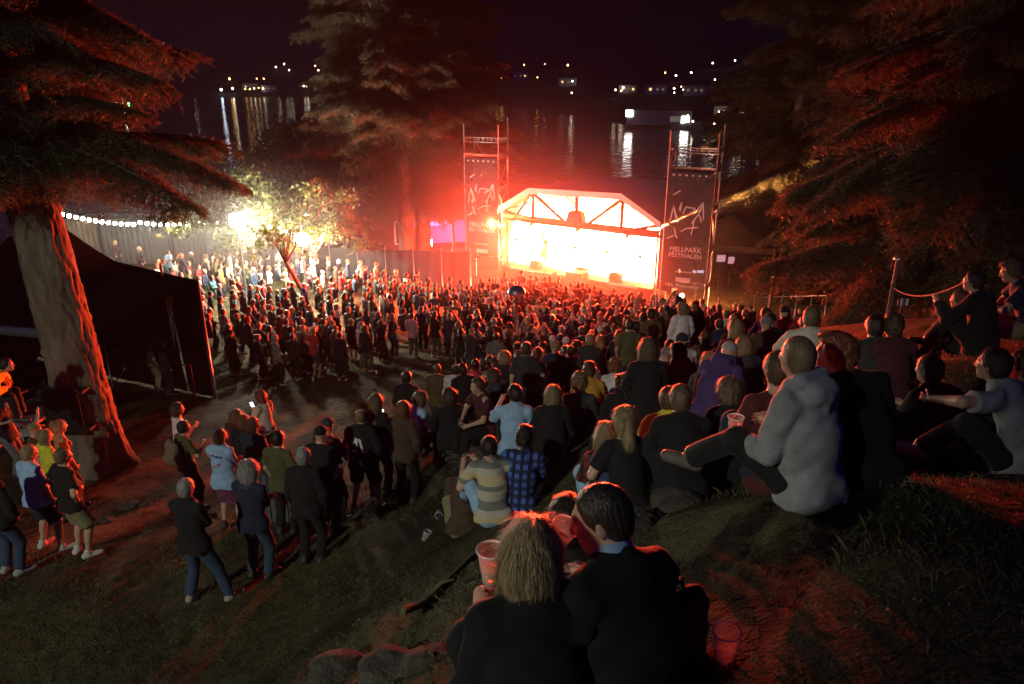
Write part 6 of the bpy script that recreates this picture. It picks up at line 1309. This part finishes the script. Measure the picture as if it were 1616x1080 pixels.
def bag(loc, rz, label, col, name='rucksack', sc=1.0):
    F = Field((-.24, -.2, -.05), (.24, .2, .6), .016); F.cone((-.07, 0, .14), (-.07, 0, .36), .13, .11, .05, (0, 1, 0), .7); F.cone((.07, 0, .14), (.07, 0, .36), .13, .11, .05, (0, 1, 0), .7); F.ell((0, -.09, .16), np.eye(3), (.12, .07, .11), .03); F.noise(.006, 25, 2); V, Q = F.mesh()
    o = obj(name, mesh_np(name, V, Q, M['cloth']), None, col); o.location = loc; o.rotation_euler = (0, 0, rz); o.scale = (sc,) * 3; tag(o, label, 'rucksack')
    for s in (-1, 1): MB().tube([(s * .08, .09, .44), (s * .1, .2, .40), (s * .11, .22, .25), (s * .1, .1, .08)], .014, 6).build('strap', M['black'], o)
    MB().tube([(-.04, .02, .46), (-.02, .02, .51), (.02, .02, .51), (.04, .02, .46)], .01, 6).build('handle', M['black'], o); return o
o, D = bpk; q = world_of(o, D, (0, -.2, .98)); bag(q, o.rotation_euler.z, 'khaki rucksack on the back of the short dark haired viewer', (.16, .13, .08))
q = G(1062, 1050); bag(q, .5, 'black rucksack lying on the dark ground beside the nearest cup', (.012, .012, .012), sc=.75)
PH = emis('phone_screen', (.85, .92, 1), 4)
def phone(p, rz, label, tilt=-.6):
    e = empty('phone', p, rz); e.rotation_euler = (tilt, 0, rz); tag(e, label, 'phone'); MB().box((0, 0, 0), (.075, .009, .155)).build('case', M['blackpaint'], e); MB().box((0, -.006, 0), (.068, .003, .145)).build('screen', PH, e)
for u, v, lab, rz in ((603, 652, 'glowing phone held by the long haired woman in black', .2), (398, 640, 'glowing phone carried by the walking woman', .9)):
    p = ground_at(u, v + 60); y = p.y; q = at(u, v, y - .25); phone(q, rz, lab)
# white chairs at the left edge
M['plastic'] = mat('pale_plastic', (.42, .46, .38), rough=.5, var=.1, scale=3, bump=.03)
def chair(p, rz, label):
    e = empty('plastic_chair', p, rz); tag(e, label, 'chair')
    F = Field((-.3, -.34, .3), (.3, .3, 1.0), .018); F.cone((0, -.16, .44), (0, .16, .44), .24, .24, .02, (0, 0, 1), .12); V, Q = F.mesh(); obj('seat', mesh_np('seat', V, Q, M['plastic']), e)
    F = Field((-.3, -.4, .4), (.3, -.05, 1.05), .018); F.cone((0, -.24, .56), (0, -.31, .78), .22, .2, .02, (0, 1, .25), .13); V, Q = F.mesh(); obj('backrest', mesh_np('backrest', V, Q, M['plastic']), e)
    for x in (-.2, .2):
        for y in (-.2, .2): MB().tube([(x, y, .44), (x * 1.15, y * 1.2, 0)], .018, 6).build('leg', M['steel'], e)
chair(G(12, 700), 2.6, 'pale plastic chair at the left edge behind the outstretched arm'); chair(G(46, 712), 2.2, 'pale plastic chair on the ramp nearer the spruce trunk')
# rocks, log, litter
def rock(p, s, seed, label, flat=.6):
    F = Field((-1.1, -1.1, -.9), (1.1, 1.1, .9), .07); rr = np.random.default_rng(seed)
    for k in range(6): F.ell(rr.normal(0, .28, 3) * (1, 1, .6), rotz(rr.random() * 6) @ rotx(rr.normal(0, .4)), .35 + .3 * rr.random(3), .12)
    F.noise(.03, 6, seed); F.noise(.012, 17, seed); V, Q = F.mesh(); V[:, 2] *= flat; o = obj('boulder', mesh_np('boulder', V, Q, M['rock'])); o.location = p; o.scale = (s,) * 3; o.rotation_euler = (0, 0, seed); tag(o, label, 'boulder', 'boulders on the slope')
for i, (u, v, s, lab) in enumerate([(640, 1060, .32, 'red-lit boulder at the bottom edge left of the blonde woman'), (515, 1085, .30, 'dark boulder at the bottom edge left of the red-lit one'), (1075, 800, .42, 'grassy red-lit boulder between the nearest man and the hooded man'), (1010, 840, .3, 'boulder close behind the shoulder of the nearest man'), (573, 912, .13, 'pale stone on the slope in the middle of the bare earth'), (625, 802, .14, 'pale stone at the feet of the bald man'), (205, 800, .2, 'stone in the grass edge left of the grey haired man'), (228, 797, .14, 'smaller stone next to the stone in the grass edge'), (170, 822, .16, 'reddish stone below the spruce on the grass edge')]):
    p = G(u, v); rock(p, s, 5 + i, lab)
a_ = [G(u, v, .06) for u, v in ((640, 985), (672, 955), (705, 925), (745, 895), (790, 870), (815, 855))]; e = empty('fallen_branch', a_[0]); tag(e, 'mossy fallen branch running up the slope to the blonde woman', 'branch'); rr = np.random.default_rng(4)
MB().tube([p - a_[0] + Vector(rr.normal(0, .03, 3)) for p in a_], [.032, .03, .03, .026, .022, .012], 9).build('limb', M['moss'], e)
for k in (1, 3): MB().tube([a_[k] - a_[0], a_[k] - a_[0] + Vector((.12, .05, .10)), a_[k] - a_[0] + Vector((.22, .04, .14))], [.02, .014, .006], 6).build('twig', M['moss'], e)
rr = np.random.default_rng(9)
SCR_ = sorted([(rr.uniform(590, 740), rr.uniform(560, 625)) for _ in range(16)])
for k in range(16):
    u, v = SCR_[k]; p = G(u, v); o = MB().box((0, 0, .012), (rr.uniform(.08, .3), rr.uniform(.05, .1), .02)).build('litter_scrap', M['whitepaint' if k % 2 else 'wood']); o.location = p; o.rotation_euler = (rr.normal(0, .2), rr.normal(0, .2), rr.random() * 3); tag(o, '%s scrap in the dark gap, %s of its kind from the left' % ('white paper' if k % 2 else 'wooden', ORDW[k // 2]), 'litter', 'litter in the dark gap')
# grass blades near the viewers
rr = np.random.default_rng(3); n_ = 120000; x = rr.uniform(-9, 7.5, n_); y = 1.2 + 11 * rr.random(n_) ** 1.5; dens = np.sin(x * 1.3 + 2 * np.sin(y * .8)) * np.sin(y * 1.1 + x * .6) + .5 * np.sin(3.7 * x + y * 2.9) ; kp = rr.random(n_) < np.clip(.55 + .5 * dens, .08, 1); x, y = x[kp], y[kp]
U = proj(np.stack([x, y, height(x, y)])); kp = (U[0] > -60) & (U[0] < 1680) & (U[1] < 1150) & (U[2] > .5); x, y = x[kp], y[kp]; z = height(x, y); n_ = len(x)
hh = rr.uniform(.015, .05, n_) * (1 + .6 * (rr.random(n_) < .04)); a = rr.random(n_) * 6.28; w_ = .0006 + .0003 * np.hypot(x, y) * rr.random(n_); dx, dy = np.cos(a) * w_, np.sin(a) * w_; lx, ly = rr.normal(0, .7, n_) * hh, rr.normal(0, .7, n_) * hh
B1 = np.stack([x - dx, y - dy, z - .01], 1); B2 = np.stack([x + dx, y + dy, z - .01], 1); M1 = np.stack([x + lx * .4 + dx * .7, y + ly * .4 + dy * .7, z + hh * .6], 1); T = np.stack([x + lx, y + ly, z + hh], 1)
tag(obj('grass', mesh_np('grass', np.stack([B1, B2, M1, T], 1).reshape(-1, 3), np.arange(n_ * 4).reshape(-1, 4)[:, [0, 1, 2, 3]], M['grass'], smooth=False)), 'short patchy grass on the hillside', None, None, 'stuff')
# ------------------------------------------------------------------ night air
hm = bpy.data.materials.new('night_haze'); hm.use_nodes = True; n = hm.node_tree.nodes; l = hm.node_tree.links; n.remove(n['Principled BSDF']); pv = n.new('ShaderNodeVolumePrincipled')
pv.inputs['Color'].default_value = (.95, .95, .97, 1); pv.inputs['Density'].default_value = HAZE; pv.inputs['Anisotropy'].default_value = .0; l.new(pv.outputs[0], n['Material Output'].inputs['Volume'])
tag(MB().box((0, 380, 20), (2400, 1700, 96)).build('haze', hm), 'thin night haze glowing round the lights', None, None, 'stuff')
